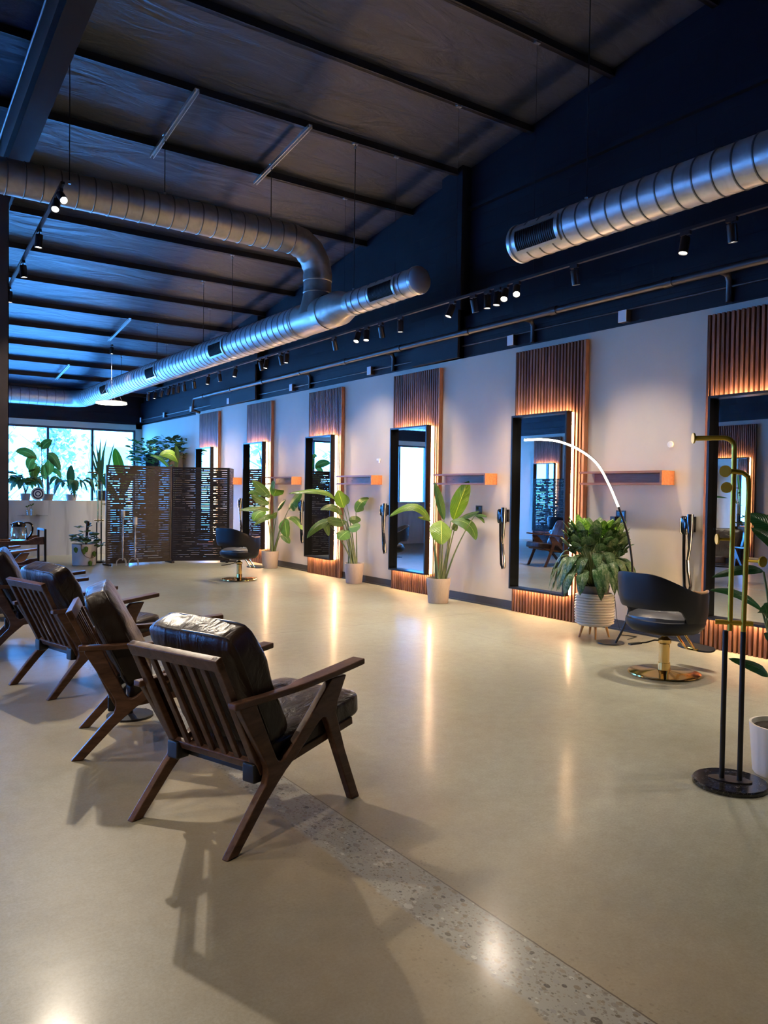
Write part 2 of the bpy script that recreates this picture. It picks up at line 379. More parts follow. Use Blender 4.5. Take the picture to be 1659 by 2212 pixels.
    def leaf(s, a, q, b, w, nrm=None, cup=.22, fold=.0, tint=1.0, n=12, m=6, peak=.45, rip=0.0):
        a, q, b = V(a), V(q), V(b)
        if nrm is None: nrm = V((0, -.35, 1))
        nrm = V(nrm); vs = []; uvs = []; sd = random.random()*10
        for i in range(n+1):
            t = i/n
            c = a*(1-t)**2+q*2*t*(1-t)+b*t*t
            d = ((q-a)*(1-t)+(b-q)*t)
            if d.length < 1e-6: d = V((0, 0, 1))
            d.normalize()
            side = d.cross(nrm)
            if side.length < .05: side = d.cross(V((0, -1, .1)))
            side.normalize(); up = side.cross(d).normalized()
            g = t/(2*peak) if t < peak else .5+(t-peak)/(2*(1-peak))
            hw = w/2*max(0, sin(PI*g))**.62
            for j in range(m+1):
                u = j/m*2-1
                z = -cup*abs(u)**1.5*hw + rip*w*sin(t*22+sd+u*1.5)*abs(u)
                vs.append(c+side*u*hw+up*z); uvs.append((j/m, t))
        fs = [(i*(m+1)+j, i*(m+1)+j+1, (i+1)*(m+1)+j+1, (i+1)*(m+1)+j) for i in range(n) for j in range(m)]
        return s.add(vs, fs, True, tint, uvs)
    def build(s, name, m, parent=None, loc=None, bevel=0, rot=None, seg=2, auto=False):
        me = bpy.data.meshes.new(name); me.from_pydata(s.v, [], s.f); me.update()
        for p, f in zip(me.polygons, s.sm): p.use_smooth = f
        at = me.color_attributes.new('tint', 'FLOAT_COLOR', 'POINT')
        flat = []
        for t in s.t: flat += [t[0], t[1], t[2], 1]
        at.data.foreach_set('color', flat)
        ul = me.uv_layers.new(name='UVMap'); li = [0]*len(me.loops); me.loops.foreach_get('vertex_index', li)
        fl = []
        for i in li: fl += list(s.uv[i])
        ul.data.foreach_set('uv', fl)
        if any(s.sm) and not bevel: me.set_sharp_from_angle(angle=.62)
        o = bpy.data.objects.new(name, me); COL.objects.link(o); me.materials.append(m)
        if parent: o.parent = parent
        if loc is not None: o.location = loc
        if rot is not None: o.rotation_euler = rot
        if bevel:
            bv = o.modifiers.new('bevel', 'BEVEL'); bv.width = bevel; bv.segments = seg; bv.limit_method = 'ANGLE'; bv.angle_limit = .6
            wn = o.modifiers.new('wn', 'WEIGHTED_NORMAL'); wn.keep_sharp = True
            for p in me.polygons: p.use_smooth = True
        return o
def tag(o, label=None, cat=None, group=None, kind=None):
    if label: o['label'] = label
    if cat: o['category'] = cat
    if group: o['group'] = group
    if kind: o['kind'] = kind
    return o
def thing(name, label, cat, loc=(0, 0, 0), rz=0, group=None):
    o = bpy.data.objects.new(name, None); COL.objects.link(o); o.location = loc; o.rotation_euler = (0, 0, rz)
    o.empty_display_size = .1
    return tag(o, label, cat, group)
def struct(o): o['kind'] = 'structure'; return o
def dup(root, loc, rz, label, group=None):
    def cp(o, par):
        c = o.copy(); COL.objects.link(c)
        if par: c.parent = par
        for ch in [x for x in bpy.data.objects if x.parent == o and x is not c]: cp(ch, c)
        return c
    kids = list(root.children)
    r = root.copy(); COL.objects.link(r); r.location = loc; r.rotation_euler = (0, 0, rz); r['label'] = label
    if group: r['group'] = group
    for ch in kids: cp(ch, r)
    return r
def boxo(name, a, b, m, parent=None, bevel=0): return MB().box(a, b).build(name, m, parent, bevel=bevel)

# ------------------------------------------------------------------ room shell
def cz(y): return 5.802-.1296*(y-6.815)
WX, LX, Y0, Y1 = 6.70, -4.3, -3.0, 21.4
struct(boxo('floor', (LX-.2, Y0-.2, -.12), (WX+.2, Y1+.3, 0), M['floor']))
cb = MB(); zs = [cz(Y0), cz(Y1)]
cb.add([(LX-.2, Y0-.2, cz(Y0-.2)), (WX+.2, Y0-.2, cz(Y0-.2)), (WX+.2, Y1+.3, cz(Y1+.3)), (LX-.2, Y1+.3, cz(Y1+.3)),
        (LX-.2, Y0-.2, cz(Y0-.2)+.15), (WX+.2, Y0-.2, cz(Y0-.2)+.15), (WX+.2, Y1+.3, cz(Y1+.3)+.15), (LX-.2, Y1+.3, cz(Y1+.3)+.15)],
       [(0, 1, 2, 3), (7, 6, 5, 4), (0, 4, 5, 1), (1, 5, 6, 2), (2, 6, 7, 3), (3, 7, 4, 0)])
struct(cb.build('ceiling', M['ceil']))
# right wall: white lower lining (children of the wall), dark block above
wr = MB()
def wedge(mb, x0, x1, y0, y1, z0):
    mb.add([(x0, y0, z0), (x1, y0, z0), (x1, y1, z0), (x0, y1, z0), (x0, y0, cz(y0)+.1), (x1, y0, cz(y0)+.1), (x1, y1, cz(y1)+.1), (x0, y1, cz(y1)+.1)],
           [(3, 2, 1, 0), (4, 5, 6, 7), (0, 1, 5, 4), (1, 2, 6, 5), (2, 3, 7, 6), (3, 0, 4, 7)])
wedge(wr, WX+.08, WX+.25, Y0, Y1, 0)
wr.box((WX+.0, Y0, 3.176), (WX+.1, Y1, 3.72))                       # bond beam ledge
wedge(wr, WX-.07, WX+.1, 7.90, 8.32, 3.176); wedge(wr, WX-.07, WX+.1, 13.98, 16.3, 3.176+.0)
wr.box((WX-.11, 7.90, 3.176), (WX+.1, 8.9, 3.80)); wr.box((WX-.11, 13.98, 3.176), (WX+.1, 14.9, 3.85))
wr.box((WX+.02, Y0, 5.1), (WX+.1, 7.9, 5.14))
W_R = struct(wr.build('wall_right', M['block']))
struct(boxo('wall_right_lining', (WX, Y0, 0), (WX+.13, 17.35, 3.176), M['white_wall'], None)).name = 'wall_right.001'
struct(boxo('wall_right.002', (WX+.03, 17.35, 0), (WX+.13, Y1, 3.13), M['white_wall']))
wl = MB(); wedge(wl, LX-.2, LX, Y0, Y1, 3.2); struct(wl.build('wall_left', M['block']))
wlw = MB()
wlw.box((LX-.2, Y0, 0), (LX, 6.4, 3.2)); wlw.box((LX-.2, 8.4, 0), (LX, 12.6, 3.2)); wlw.box((LX-.2, 6.4, 1.2), (LX, 8.4, 3.2)); wlw.box((LX-.2, 6.4, 0), (LX, 8.4, .1)); wlw.box((LX-.2, 14.2, 0), (LX, Y1, 3.2)); wlw.box((LX-.2, 12.6, 2.8), (LX, 14.2, 3.2)); wlw.box((LX-.2, 12.6, 0), (LX, 14.2, .1))
struct(wlw.build('wall_left.001', M['white_wall']))
bk = MB(); bk.box((LX, Y0-.2, 0), (WX, Y0, cz(Y0)+.1)); struct(bk.build('wall_back', M['block']))
wf = MB(); wf.box((LX-.2, Y1, 3.02), (WX+.2, Y1+.25, cz(Y1)+.1))
struct(wf.build('wall_far', M['block']))
wf2 = MB(); wf2.box((6.56, Y1, 0), (WX+.2, Y1+.25, 3.16)); wf2.box((LX-.2, Y1-.02, 2.985), (6.56, Y1+.25, 3.13)); wf2.box((LX-.2, Y1, 0), (6.56, Y1+.25, .12))
struct(wf2.build('trim_1', M['white_wall']))
# far windows
def window(name, x0, x1, panes):
    fr = MB(); y = Y1+.02; t = .055
    fr.box((x0, y, .12), (x1, y+.08, .12+t)); fr.box((x0, y, 2.985-t), (x1, y+.08, 2.985))
    for x in panes: fr.box((x-t/2, y-.01, .12), (x+t/2, y+.09, 2.985))
    root = struct(fr.build(name, M['winframe']))
    for a, b in zip(panes[:-1], panes[1:]):
        boxo('window_pane', (a+t/2, y+.035, .12+t), (b-t/2, y+.045, 2.985-t), M['pane'], root)
window('window_1', LX+.1, 6.56, [6.53-1.1*i for i in range(10)])
fr = MB()
for y in (12.63, 13.4, 14.17): fr.box((LX-.1, y-.03, .1), (LX-.03, y+.03, 2.8))
fr.box((LX-.1, 12.6, .1), (LX-.03, 14.2, .16)); fr.box((LX-.1, 12.6, 2.74), (LX-.03, 14.2, 2.8))
w2 = struct(fr.build('window_2', M['winframe']))
boxo('window_pane', (LX-.07, 12.63, .16), (LX-.06, 14.17, 2.74), M['pane'], w2)

fr = MB()
for y in (6.43, 7.4, 8.37): fr.box((LX-.1, y-.03, .1), (LX-.03, y+.03, 1.2))
fr.box((LX-.1, 6.4, .1), (LX-.03, 8.4, .16)); fr.box((LX-.1, 6.4, 1.14), (LX-.03, 8.4, 1.2))
w3 = struct(fr.build('window_3', M['winframe']))
boxo('window_pane', (LX-.07, 6.43, .16), (LX-.06, 8.37, 1.14), M['pane'], w3)
# baseboard between the panels
PC_Y = [3.80+2.525*k for k in range(6)]
bb = MB(); ys = [Y0]+[v for c in PC_Y for v in (c-.535, c+.535)]+[17.35]
for a, b in zip(ys[::2], ys[1::2]): bb.box((WX-.012, a, 0), (WX+.01, b, .108)); bb.box((WX-.03, a, 0), (WX, b, .02))
struct(bb.build('baseboard_right', M['skirting']))
bb = MB(); bb.box((WX-.012+.03, 17.35, 0), (WX+.04, Y1, .108)); struct(bb.build('baseboard_right.001', M['skirting']))

# purlins, rafter, column
for k in range(-6, 13):
    y = 6.815+1.19*k
    if y > Y1-.2: break
    pb = MB(); z = cz(y)
    pb.box((LX, y-.03, z-.09), (WX+.08, y+.03, z-.08)); pb.box((LX, y-.006, z-.09), (WX+.08, y+.006, z+.01))
    pb.box((LX, y+.022, z-.09), (WX+.08, y+.03, z-.07))
    struct(pb.build('trim_2', M['dark_steel'])).name = 'trim_2' if k == -6 else 'trim_2.%03d' % (k+6)
rb = MB()
def slope_box(mb, x0, x1, y0, y1, d0, d1):
    mb.add([(x0, y0, cz(y0)-d0), (x1, y0, cz(y0)-d0), (x1, y1, cz(y1)-d0), (x0, y1, cz(y1)-d0), (x0, y0, cz(y0)-d1), (x1, y0, cz(y0)-d1), (x1, y1, cz(y1)-d1), (x0, y1, cz(y1)-d1)],
           [(3, 2, 1, 0), (4, 5, 6, 7), (0, 1, 5, 4), (1, 2, 6, 5), (2, 3, 7, 6), (3, 0, 4, 7)])
slope_box(rb, 1.455, 1.655, Y0, Y1, .62, .602); slope_box(rb, 1.545, 1.565, Y0, Y1, .61, .16); slope_box(rb, 1.455, 1.655, Y0, Y1, .11, .09)
struct(rb.build('trim_3', M['rafter']))
cl = MB(); cy = 9.66; ct = cz(cy)-.62
cl.box((1.335, cy-.1, 0), (1.525, cy-.088, ct)); cl.box((1.335, cy+.088, 0), (1.525, cy+.1, ct)); cl.box((1.42, cy-.09, 0), (1.435, cy+.09, ct)); cl.box((1.517, cy-.1, 0), (1.525, cy+.1, ct))
cl.box((1.30, cy-.13, ct-.02), (1.60, cy+.13, ct)); cl.box((1.30, cy-.13, ct-.16), (1.60, cy-.118, ct-.02))
cl.add([(1.525, cy-.006, ct-.30), (1.60, cy-.006, ct-.02), (1.525, cy-.006, ct-.02), (1.525, cy+.006, ct-.30), (1.60, cy+.006, ct-.02), (1.525, cy+.006, ct-.02)], [(0, 1, 2), (5, 4, 3), (0, 3, 4, 1), (1, 4, 5, 2), (0, 2, 5, 3)])
tag(cl.build('steel_column', M['brown_steel']), 'dark brown steel column at the left edge, rising from floor to rafter', 'column')

# white half wall with plants on top
hw = MB(); hw.box((-.6, 17.22, 0), (4.75, 17.5, 1.14))
struct(hw.build('wall_half', M['marble']))

# ------------------------------------------------------------------ stations on the wall
ORD = ['nearest', 'second nearest', 'third nearest', 'fourth nearest', 'fifth nearest', 'farthest']
def make_panel(side=1):
    t = thing('slat_panel', '', 'wall panel')
    b = MB(); b.box((-.012, -.53, 0), (0, .53, 3.10)); b.build('backing', M['black'], t)
    s = MB(); n = 22
    for i in range(n):
        y = -.475+i*(1.0/(n-1)); k = random.uniform(.72, 1.3)
        s.box((-.062, y-.0125, 0), (-.012, y+.0125, 3.10), tint=(k, k*random.uniform(.92, 1.05), k*random.uniform(.9, 1.05)))
    s.build('slats', M['walnut'], t)
    e = MB(); e.box((-.062, -.535, 0), (0, -.505, 3.10), tint=1.5); e.box((-.062, .512, 0), (0, .535, 3.10), tint=1.1); e.build('edge_board', M['walnut'], t)
    return t
def make_mirror():
    t = thing('lit_mirror', '', 'mirror')
    f = MB(); W, z0, z1 = .43, .29, 2.33; x0, x1 = -.085, .0; lip = .022
    for a, b in (((x0, -W, z0), (x1, -W+lip, z1)), ((x0, W-lip, z0), (x1, W, z1)), ((x0, -W+lip, z0), (x1, W-lip, z0+lip)), ((x0, -W+lip, z1-lip), (x1, W-lip, z1))): f.box(a, b)
    f.box((x1-.005, -W+lip, z0+lip), (x1, W-lip, z1-lip))
    f.build('frame', M['frame'], t)
    boxo('glass', (x1-.014, -W+lip, z0+lip), (x1-.006, W-lip, z1-lip), M['mirror'], t)
    l = MB(); q = W-.012; d = .02
    for a, b in (((x1, -q, z0+.012), (x1+.045, -q+d, z1-.012)), ((x1, q-d, z0+.012), (x1+.045, q, z1-.012)), ((x1, -q+d, z0+.012), (x1+.045, q-d, z0+.012+d)), ((x1, -q+d, z1-.012-d), (x1+.045, q-d, z1-.012))): l.box(a, b)
    l.build('led_strip', M['led'], t)
    return t
def make_shelf():
    t = thing('wall_shelf', '', 'shelf')
    s = MB(); s.box((-.2, -.515, .118), (0, .515, .14)); s.build('top_board', M['oak'], t)
    s = MB(); s.box((-.2, -.515, 0), (0, .515, .022)); s.build('bottom_board', M['oak'], t)
    s = MB(); s.box((-.2, -.515, .022), (0, -.49, .118)); s.build('end_board', M['oak'], t)
    s = MB(); s.box((-.02, -.49, .022), (0, .46, .118)); s.build('back_board', M['oak'], t)
    s = MB()
    for y in (-.38, .3): MB().lathe([(0, 0), (.007, 0), (.007, .004), (0, .004)], 10, (-.021, y, .07), M_=Matrix.Rotation(-PI/2, 3, 'Y')).build('screw', M['black'], t)
    return t
def make_holder():
    t = thing('hair_dryer', '', 'hair dryer')
    b = MB()
    prof = [(0, 0), (.055, 0), (.066, .02), (.070, .06), (.070, .13), (.066, .16), (.05, .175), (0, .178)]
    b.lathe(prof, 20, (-.075, 0, .55), sx=.8, sy=1); b.box((-.02, -.05, .57), (0, .05, .72)); b.build('holder', M['gloss_black'], t, bevel=.003)
    h = MB(); h.tube([(-.09, -.045, .74), (-.105, -.055, .60), (-.10, -.05, .42), (-.08, -.02, .30)], [.034, .031, .020, .013], 12); h.build('nozzle', M['gloss_black'], t)
    c = MB(); c.tube([(-.08, .025, .56), (-.07, .03, .40), (-.06, .03, .2), (-.055, .025, .05), (-.055, .0, 0.0), (-.055, -.03, .01), (-.06, -.045, .06), (-.065, -.02, .2), (-.08, -.02, .31)], .015, 10); c.build('cord', M['gloss_black'], t)
    return t
def make_box():
    t = thing('junction_box', '', 'junction box')
    boxo('box', (-.05, -.05, -.06), (.08, .05, .06), M['dark_steel'], t)
    boxo('cover_plate', (-.056, -.05, -.06), (-.05, .05, .06), M['plate'], t)
    return t
pan0 = mir0 = sh0 = ho0 = None
between = ['behind the gold coat rack', 'behind the arching floor lamp', 'behind the plant with one bright upright leaf', 'left of the plant with a low drooping leaf', 'right behind the distant black salon chair', 'half hidden by the dark slatted screen']
for k, y in enumerate(PC_Y):
    lab = '%s tall walnut slat panel, %s' % (ORD[k], between[k])
    if pan0 is None: pan0 = make_panel(); pan0.location = (WX-.004, y, 0); pan0['label'] = lab; pan0['group'] = 'walnut slat panels on the white wall'
    else: dup(pan0, (WX-.004, y, 0), 0, lab)
    lab = '%s tall glowing mirror, %s' % (ORD[k], between[k])
    if mir0 is None: mir0 = make_mirror(); mir0.location = (WX-.112, y, 0); mir0['label'] = lab; mir0['group'] = 'backlit mirrors on the slat panels'
    else: dup(mir0, (WX-.112, y+(.03 if k == 1 else 0), 0), 0, lab)
shl = ['long orange wood box shelf right of the arching lamp, nearest of the wall shelves', 'orange wood box shelf above the plant with the tall bright leaf', 'orange wood box shelf between the second and third plants from the right', 'orange wood box shelf above the plant beside the distant salon chair', 'sliver of orange wood box shelf seen just right of the slatted screen']
hol = ['black hair dryer in wall holder, nearest, above the big black salon chair', 'black hair dryer in wall holder with hanging cord loop, left of the second nearest mirror', 'black hair dryer in wall holder left of the third nearest mirror', 'black hair dryer in wall holder left of the fourth nearest mirror', 'black hair dryer in wall holder left of the fifth nearest mirror']
for k in range(5):
    y = 5.215+2.525*k
    if sh0 is None: sh0 = make_shelf(); sh0.location = (WX, y, 1.52); sh0['label'] = shl[k]; sh0['group'] = 'box shelves on the white wall'
    else: dup(sh0, (WX, y, 1.52), 0, shl[k])
    yh = 4.50+2.545*k
    if ho0 is None: ho0 = make_holder(); ho0.location = (WX, yh, .50); ho0['label'] = hol[k]; ho0['group'] = 'wall mounted hair dryers'
    else: dup(ho0, (WX, yh, .50), 0, hol[k])
# wall sockets
def socket(y, lab, plug=False):
    t = thing('wall_socket', lab, 'socket', (WX, y, 1.19), 0, 'black wall sockets')
    b = MB(); b.box((-.008, -.06, -.065), (0, .06, .065)); b.build('cover_plate', M['black_metal'], t, bevel=.002)
    for z in (-.03, .03): boxo('socket_face', (-.011, -.045, z-.02), (-.006, -.012, z+.02), M['gloss_black'], t); boxo('socket_face', (-.011, .012, z-.02), (-.006, .045, z+.02), M['gloss_black'], t)
    return t
socket(5.33, 'black double wall socket with a plug adapter, above the bushy plant')
socket(7.55, 'black double wall socket behind the tall bright leaf')
pl = MB(); pl.box((WX-.05, 5.37, 1.10), (WX-.012, 5.43, 1.19)); pl.tube([(WX-.03, 5.40, 1.10), (WX-.03, 5.40, .9), (WX-.04, 5.38, .5), (WX-.03, 5.33, .12), (WX-.08, 5.25, .012), (WX-.25, 5.1, .008), (WX-.2, 4.95, .008), (WX-.4, 4.9, .008)], .004, 6)
tag(pl.build('plug_adapter', M['black']), 'black plug adapter with thin cord plugged in above the bushy plant', 'plug')
sn = MB(); sn.lathe([(0, 0), (.03, 0), (.034, .01), (.03, .022), (0, .026)], 20, M_=Matrix.Rotation(-PI/2, 3, 'Y'))
tag(sn.build('round_sensor', M['cream'], loc=(WX, 4.745, 1.92)), 'small round white sensor on the wall left of the nearest mirror', 'sensor')
sn = MB(); sn.box((-.03, -.035, -.015), (0, .035, .015)); sn.box((-.02, -.02, -.05), (0, .0, -.015))
tag(sn.build('wall_thermostat', M['cream'], loc=(WX, 9.83, 1.9), bevel=.003), 'tiny cream device on the wall left of the third nearest mirror', 'thermostat')
# pipe, drops and boxes on the dark upper wall
pp = MB(); pp.tube([(WX-.20, y, 3.45) for y in (Y0, 16.9)], .038, 14)
for y in [3.2+1.47*i for i in range(10)]: pp.tube([(WX-.20, y-.05, 3.45), (WX-.20, y+.05, 3.45)], .046, 14)
pp.tube([(WX-.20, 16.9, 3.45), (WX-.20, 17.0, 3.42), (WX-.20, 17.05, 3.2), (WX-.02, 17.05, 3.15)], .03)
for y in (4.15, 6.62, 9.45, 11.95): pp.tube([(WX-.20, y, 3.45), (WX-.07, y, 3.44), (WX-.03, y, 3.38), (WX-.03, y, 3.19)], .03, 12)
tag(pp.build('sprinkler_pipe', M['dark_steel']), 'long dark painted pipe with couplings running above the white wall', 'pipe')
cd = MB()
cd.tube([(WX-.03, Y0, 3.33), (WX-.03, 8.3, 3.33), (WX-.03, 8.55, 3.27), (WX-.03, Y1-.05, 3.26)], .012, 8)
cd.build('conduit', M['dark_steel']); tag(bpy.data.objects['conduit'], 'thin dark conduit linking the junction boxes above the white wall', 'conduit')
jb0 = None
jl = ['fourth nearest mirror', 'x']
for i, y in enumerate((5.31, 6.96, 10.04, 12.58, 15.37, 17.5, 19.35, 21.2)):
    lab = 'pale square junction box cover on the dark upper wall, number %s from the right' % ['one', 'two', 'three', 'four', 'five', 'six', 'seven', 'eight'][i]
    if jb0 is None: jb0 = make_box(); jb0.location = (WX-.02, y, 3.26); jb0['label'] = lab; jb0['group'] = 'junction boxes above the white wall'
    else: dup(jb0, (WX-.02, y, 3.26), 0, lab)

# ------------------------------------------------------------------ ducts
def ringtube(mb, pts_fn, ts, r):
    pass
def duct(mb, path, r, pitch, n=32, ridge=.006):
    """spiral duct as a stack of close rings with raised seams along a polyline"""
    path = [V(p) for p in path]; pts = []; rs = []; ti = []
    for a, b in zip(path[:-1], path[1:]):
        d = (b-a); ln = d.length; k = max(1, int(ln/pitch)); d.normalize()
        for i in range(k):
            s0 = ln*i/k; s1 = ln*(i+1)/k
            for f, rr, q in ((0, r, 1), (.003, r+ridge, .35), (.012, r+ridge, .35), (.016, r, 1), ((s1-s0)-.002, r, 1)):
                pts.append(a+d*(s0+f)); rs.append(rr); ti.append(q)
    pts.append(path[-1]); rs.append(r); ti.append(1)
    mb.tube(pts, rs, n, tints=ti)
DX, DZ = 5.05, 3.67
t = thing('spiral_duct', 'long silver spiral duct ending in a round cap above the mirrors, with an elbow branch', 'duct', (DX, 12, DZ))
def rel(p, o): return (p[0]-o[0], p[1]-o[1], p[2]-o[2])
O = (DX, 12, DZ)
m_ = MB(); duct(m_, [rel((DX, 6.74, DZ), O), rel((DX, 8.0, DZ), O)], .142, .15)
m_.build('spiral_tube', M['duct'], t)
m_ = MB(); m_.lathe([(.14, 0), (.152, .0), (.152, -.03), (.146, -.045), (.13, -.05), (0, -.047)], 36, rel((DX, 6.74, DZ), O), M_=Matrix.Rotation(-PI/2, 3, 'X')); m_.build('end_cap', M['galv'], t)
m_ = MB(); m_.tube([rel((DX, y, DZ), O) for y in (7.95, 8.02, 8.03, 8.08, 8.3, 8.38, 8.60)], [.148, .148, .142, .142, .205, .21, .21], 36, False)
m_.tube([rel((DX, y, DZ), O) for y in (8.58, 8.6, 8.62, 9.3, 9.31, 9.33)], [.218, .218, .21, .21, .218, .218], 36, False)
m_.build('reducer', M['duct_dull'], t)
m_ = MB(); duct(m_, [rel((DX, 9.25, DZ), O), rel((DX, 20.55, DZ), O)], .21, .17)
m_.build('spiral_tube', M['duct'], t)
# branch up, elbow, across
BY, BZ, R = 8.88, 4.585, .18
m_ = MB(); m_.tube([rel((DX, BY, z), O) for z in (3.68, 3.95, 3.96, 3.99, 4.1, 4.11, 4.135, 4.14)], [R+.06, R, R+.008, R, R, R+.008, R+.008, R], 32, False)
arc = []; rs = []
for i in range(13):
    a = PI/2*i/12; rr = .40
    arc.append(rel((DX-rr+rr*cos(a), BY, BZ-rr+rr*sin(a)), O)); rs.append(R+(.008 if i % 3 == 0 else 0))
m_.tube([rel((DX, BY, 4.1), O)]+arc, [R]+rs, 32, False); m_.build('elbow', M['duct_dull'], t)
m_ = MB(); duct(m_, [rel((DX-.40, BY, BZ), O), rel((LX+.02, BY, BZ), O)], R, .17); m_.build('branch_duct', M['duct_dull'], t)
# far elbow turning left
m_ = MB(); m_.tube([rel((DX, 20.5, DZ), O), rel((DX-.02, 20.7, DZ), O), rel((DX-.12, 20.9, DZ), O), rel((DX-.3, 21.0, DZ), O), rel((DX-.5, 21.02, DZ), O)], .212, 28, False)
duct(m_, [rel((DX-.45, 21.02, DZ), O), rel((LX+.02, 21.02, DZ), O)], .21, .2); m_.build('far_branch', M['duct'], t)
def grille(parent, yc, ln, r, O, ang=3.35, hgt=.15):
    g = MB(); f = MB(); dk = MB()
    def P(a, y, rr): return rel((DX+rr*cos(a), y, DZ+rr*sin(a)), O)
    da = hgt/r/2; n = 8
    def patch(mb, a0, a1, y0, y1, rr, hh=.012):
        vs = []
        for i in range(n+1):
            a = a0+(a1-a0)*i/n
            vs += [P(a, y0, rr), P(a, y1, rr), P(a, y0, rr+hh), P(a, y1, rr+hh)]
        fs = []
        for i in range(n):
            o = i*4; q = o+4
            fs += [(o+2, q+2, q+3, o+3), (o, o+2, q+2, q)[::-1], (o+1, o+3, q+3, q+1)]
        fs += [(0, 1, 3, 2), (n*4, n*4+2, n*4+3, n*4+1)]
        mb.add(vs, fs, True)
    y0, y1 = yc-ln/2, yc+ln/2; b = .035
    patch(f, ang-da*1.35, ang-da, y0-b, y1+b, r+.006); patch(f, ang+da, ang+da*1.35, y0-b, y1+b, r+.006)
    patch(f, ang-da, ang+da, y0-b, y0, r+.006); patch(f, ang-da, ang+da, y1, y1+b, r+.006)
    f.build('grille_frame', M['galv'], parent)
    patch(dk, ang-da, ang+da, y0, y1, r-.004, .013)  # black patch paints the shaded vent interior onto the duct skin
    o = dk.build('grille_shade_patch', M['black'], parent)
    k = int(ln/.022)
    for i in range(k):
        y = y0+(i+.5)*ln/k; patch(g, ang-da, ang+da, y-.0025, y+.0025, r+.008, .006)
    g.build('grille_fins', M['rafter'], parent)
grille(t, 7.24, .46, .142, O); grille(t, 11.76, .5, .21, O, hgt=.17); grille(t, 14.95, .5, .21, O, hgt=.17); grille(t, 18.2, .5, .21, O, hgt=.17)
tag(t)
O2 = (DX, 4, DZ)
t2 = thing('spiral_duct', 'short silver spiral duct with vent grille at the upper right corner', 'duct', O2)
m_ = MB(); duct(m_, [rel((DX, 5.17, DZ), O2), rel((DX, Y0+.05, DZ), O2)], .162, .15); m_.build('spiral_tube', M['duct'], t2)
m_ = MB(); m_.lathe([(.16, 0), (.17, 0), (.17, .03), (.16, .045), (0, .045)], 36, rel((DX, 5.17, DZ), O2), M_=Matrix.Rotation(-PI/2, 3, 'X')); m_.build('end_cap', M['galv'], t2)
grille(t2, 4.86, .46, .162, O2, hgt=.16)
# hanger rods: (x, y, z_bottom, description)
def hanger(x, y, zb, lab, th=.005):
    t = thing('hanger_rod', lab, 'hanger rod', (x, y, zb), 0, 'thin rods hanging the ducts')
    zt = cz(y)-.088
    m = MB(); m.tube([(0, 0, 0), (0, 0, zt-zb)], th, 6); m.build('rod', M['dark_steel'], t)
    m = MB(); m.box((-.03, -.02, zt-zb-.012), (.03, .02, zt-zb)); m.box((-.012, -.012, zt-zb-.06), (.012, .012, zt-zb-.035)); m.build('clamp', M['galv'], t)
    m = MB(); m.lathe([(0, 0), (.014, 0), (.014, .03), (0, .03)], 8); m.build('nut', M['galv'], t)
    return t
for y, zb, lab in ((6.815+1.19*(-2), DZ+.163, 'long thin rod holding up the short duct at upper right'), (8.005, DZ+.143, 'thin rod holding the long duct just left of its capped end'),
                   (11.575, DZ+.212, 'thin rod holding the long duct left of the elbow'), (12.765, DZ+.212, 'thin rod holding the long duct, second one left of the elbow'), (15.145, DZ+.212, 'thin rod holding the long duct in the distance, above the slatted screen'), (17.525, DZ+.212, 'farthest thin rod holding the long duct near its far bend')):
    hanger(DX, y, zb, lab)
def strut(x, y0, y1, lab):
    t = thing('strut_channel', lab, 'strut channel', (x, (y0+y1)/2, cz((y0+y1)/2)-.115), 0, 'metal channels bridging the purlins')
    m = MB(); z0 = cz(y0)-cz((y0+y1)/2); z1 = -z0; h = (y1-y0)/2
    for dx in (-.02, .02): m.bar((dx, -h, z0), (dx, h, z1), .008, .04)
    m.bar((0, -h, z0+.018), (0, h, z1+.018), .044, .005); m.build('channel', M['galv'], t)
    return t
strut(3.04, 7.9, 9.35, 'silver metal channel under the ceiling, left one of the two near ones'); strut(4.38, 7.9, 9.35, 'silver metal channel under the ceiling, right one of the two near ones')
strut(4.5, 15.05, 16.5, 'silver metal channel far back under the ceiling, carrying a small lamp')
strut(4.2, 18.6, 19.9, 'silver metal channel farthest back under the ceiling')
for x, lab in ((3.04, 'thin rod from the left near channel down to the elbow duct'), (4.38, 'thin rod from the right near channel down to the elbow duct')): hanger(x, 8.88, BZ+R, lab)
hanger(1.80, 7.97, 4.32, 'dark thin rod at upper left holding the start of the left track')
# conduit on the left, above the camera side
cc = MB(); cc.tube([(1.44, y, cz(y)-.19) for y in (Y0+.1, Y1-.1)], .011, 8)
cc.build('conduit', M['galv']).name = 'conduit.001'
tag(bpy.data.objects['conduit.001'], 'pale metal conduit running along the rafter at the top left corner', 'conduit')
for i, y in enumerate((7.25, 9.2, 11, 13)):
    pass
# ------------------------------------------------------------------ track lights
TX, TZ = 5.65, 3.575
tr = thing('light_track', 'long dark light track running parallel to the mirror wall', 'light track', (TX, 8, TZ))
m_ = MB(); m_.box((-.018, -10.9, -.01), (.018, 9.6, .015)); m_.build('rail', M['black_metal'], tr)
for y in range(-1, 9): pass
for k, y in enumerate([5.625, 6.815, 8.005, 9.195, 14.0, 16.3]):
    yy = 6.815+1.19*round((y-6.815)/1.19)
    t = thing('track_cable', 'thin cable with small bright clip holding the light track, %s from the right' % ['first', 'second', 'third', 'fourth', 'fifth', 'sixth'][k], 'cable', (TX, yy, TZ+.015), 0, 'clips and cables holding the light track')
    m_ = MB(); m_.tube([(0, 0, 0), (0, 0, cz(yy)-.088-TZ-.02)], .0018, 5); m_.build('wire', M['dark_steel'], t)
    m_ = MB(); h = cz(yy)-.088-TZ-.02; m_.box((-.03, -.02, h-.012), (.03, .02, h)); m_.build('clip', M['galv'], t)
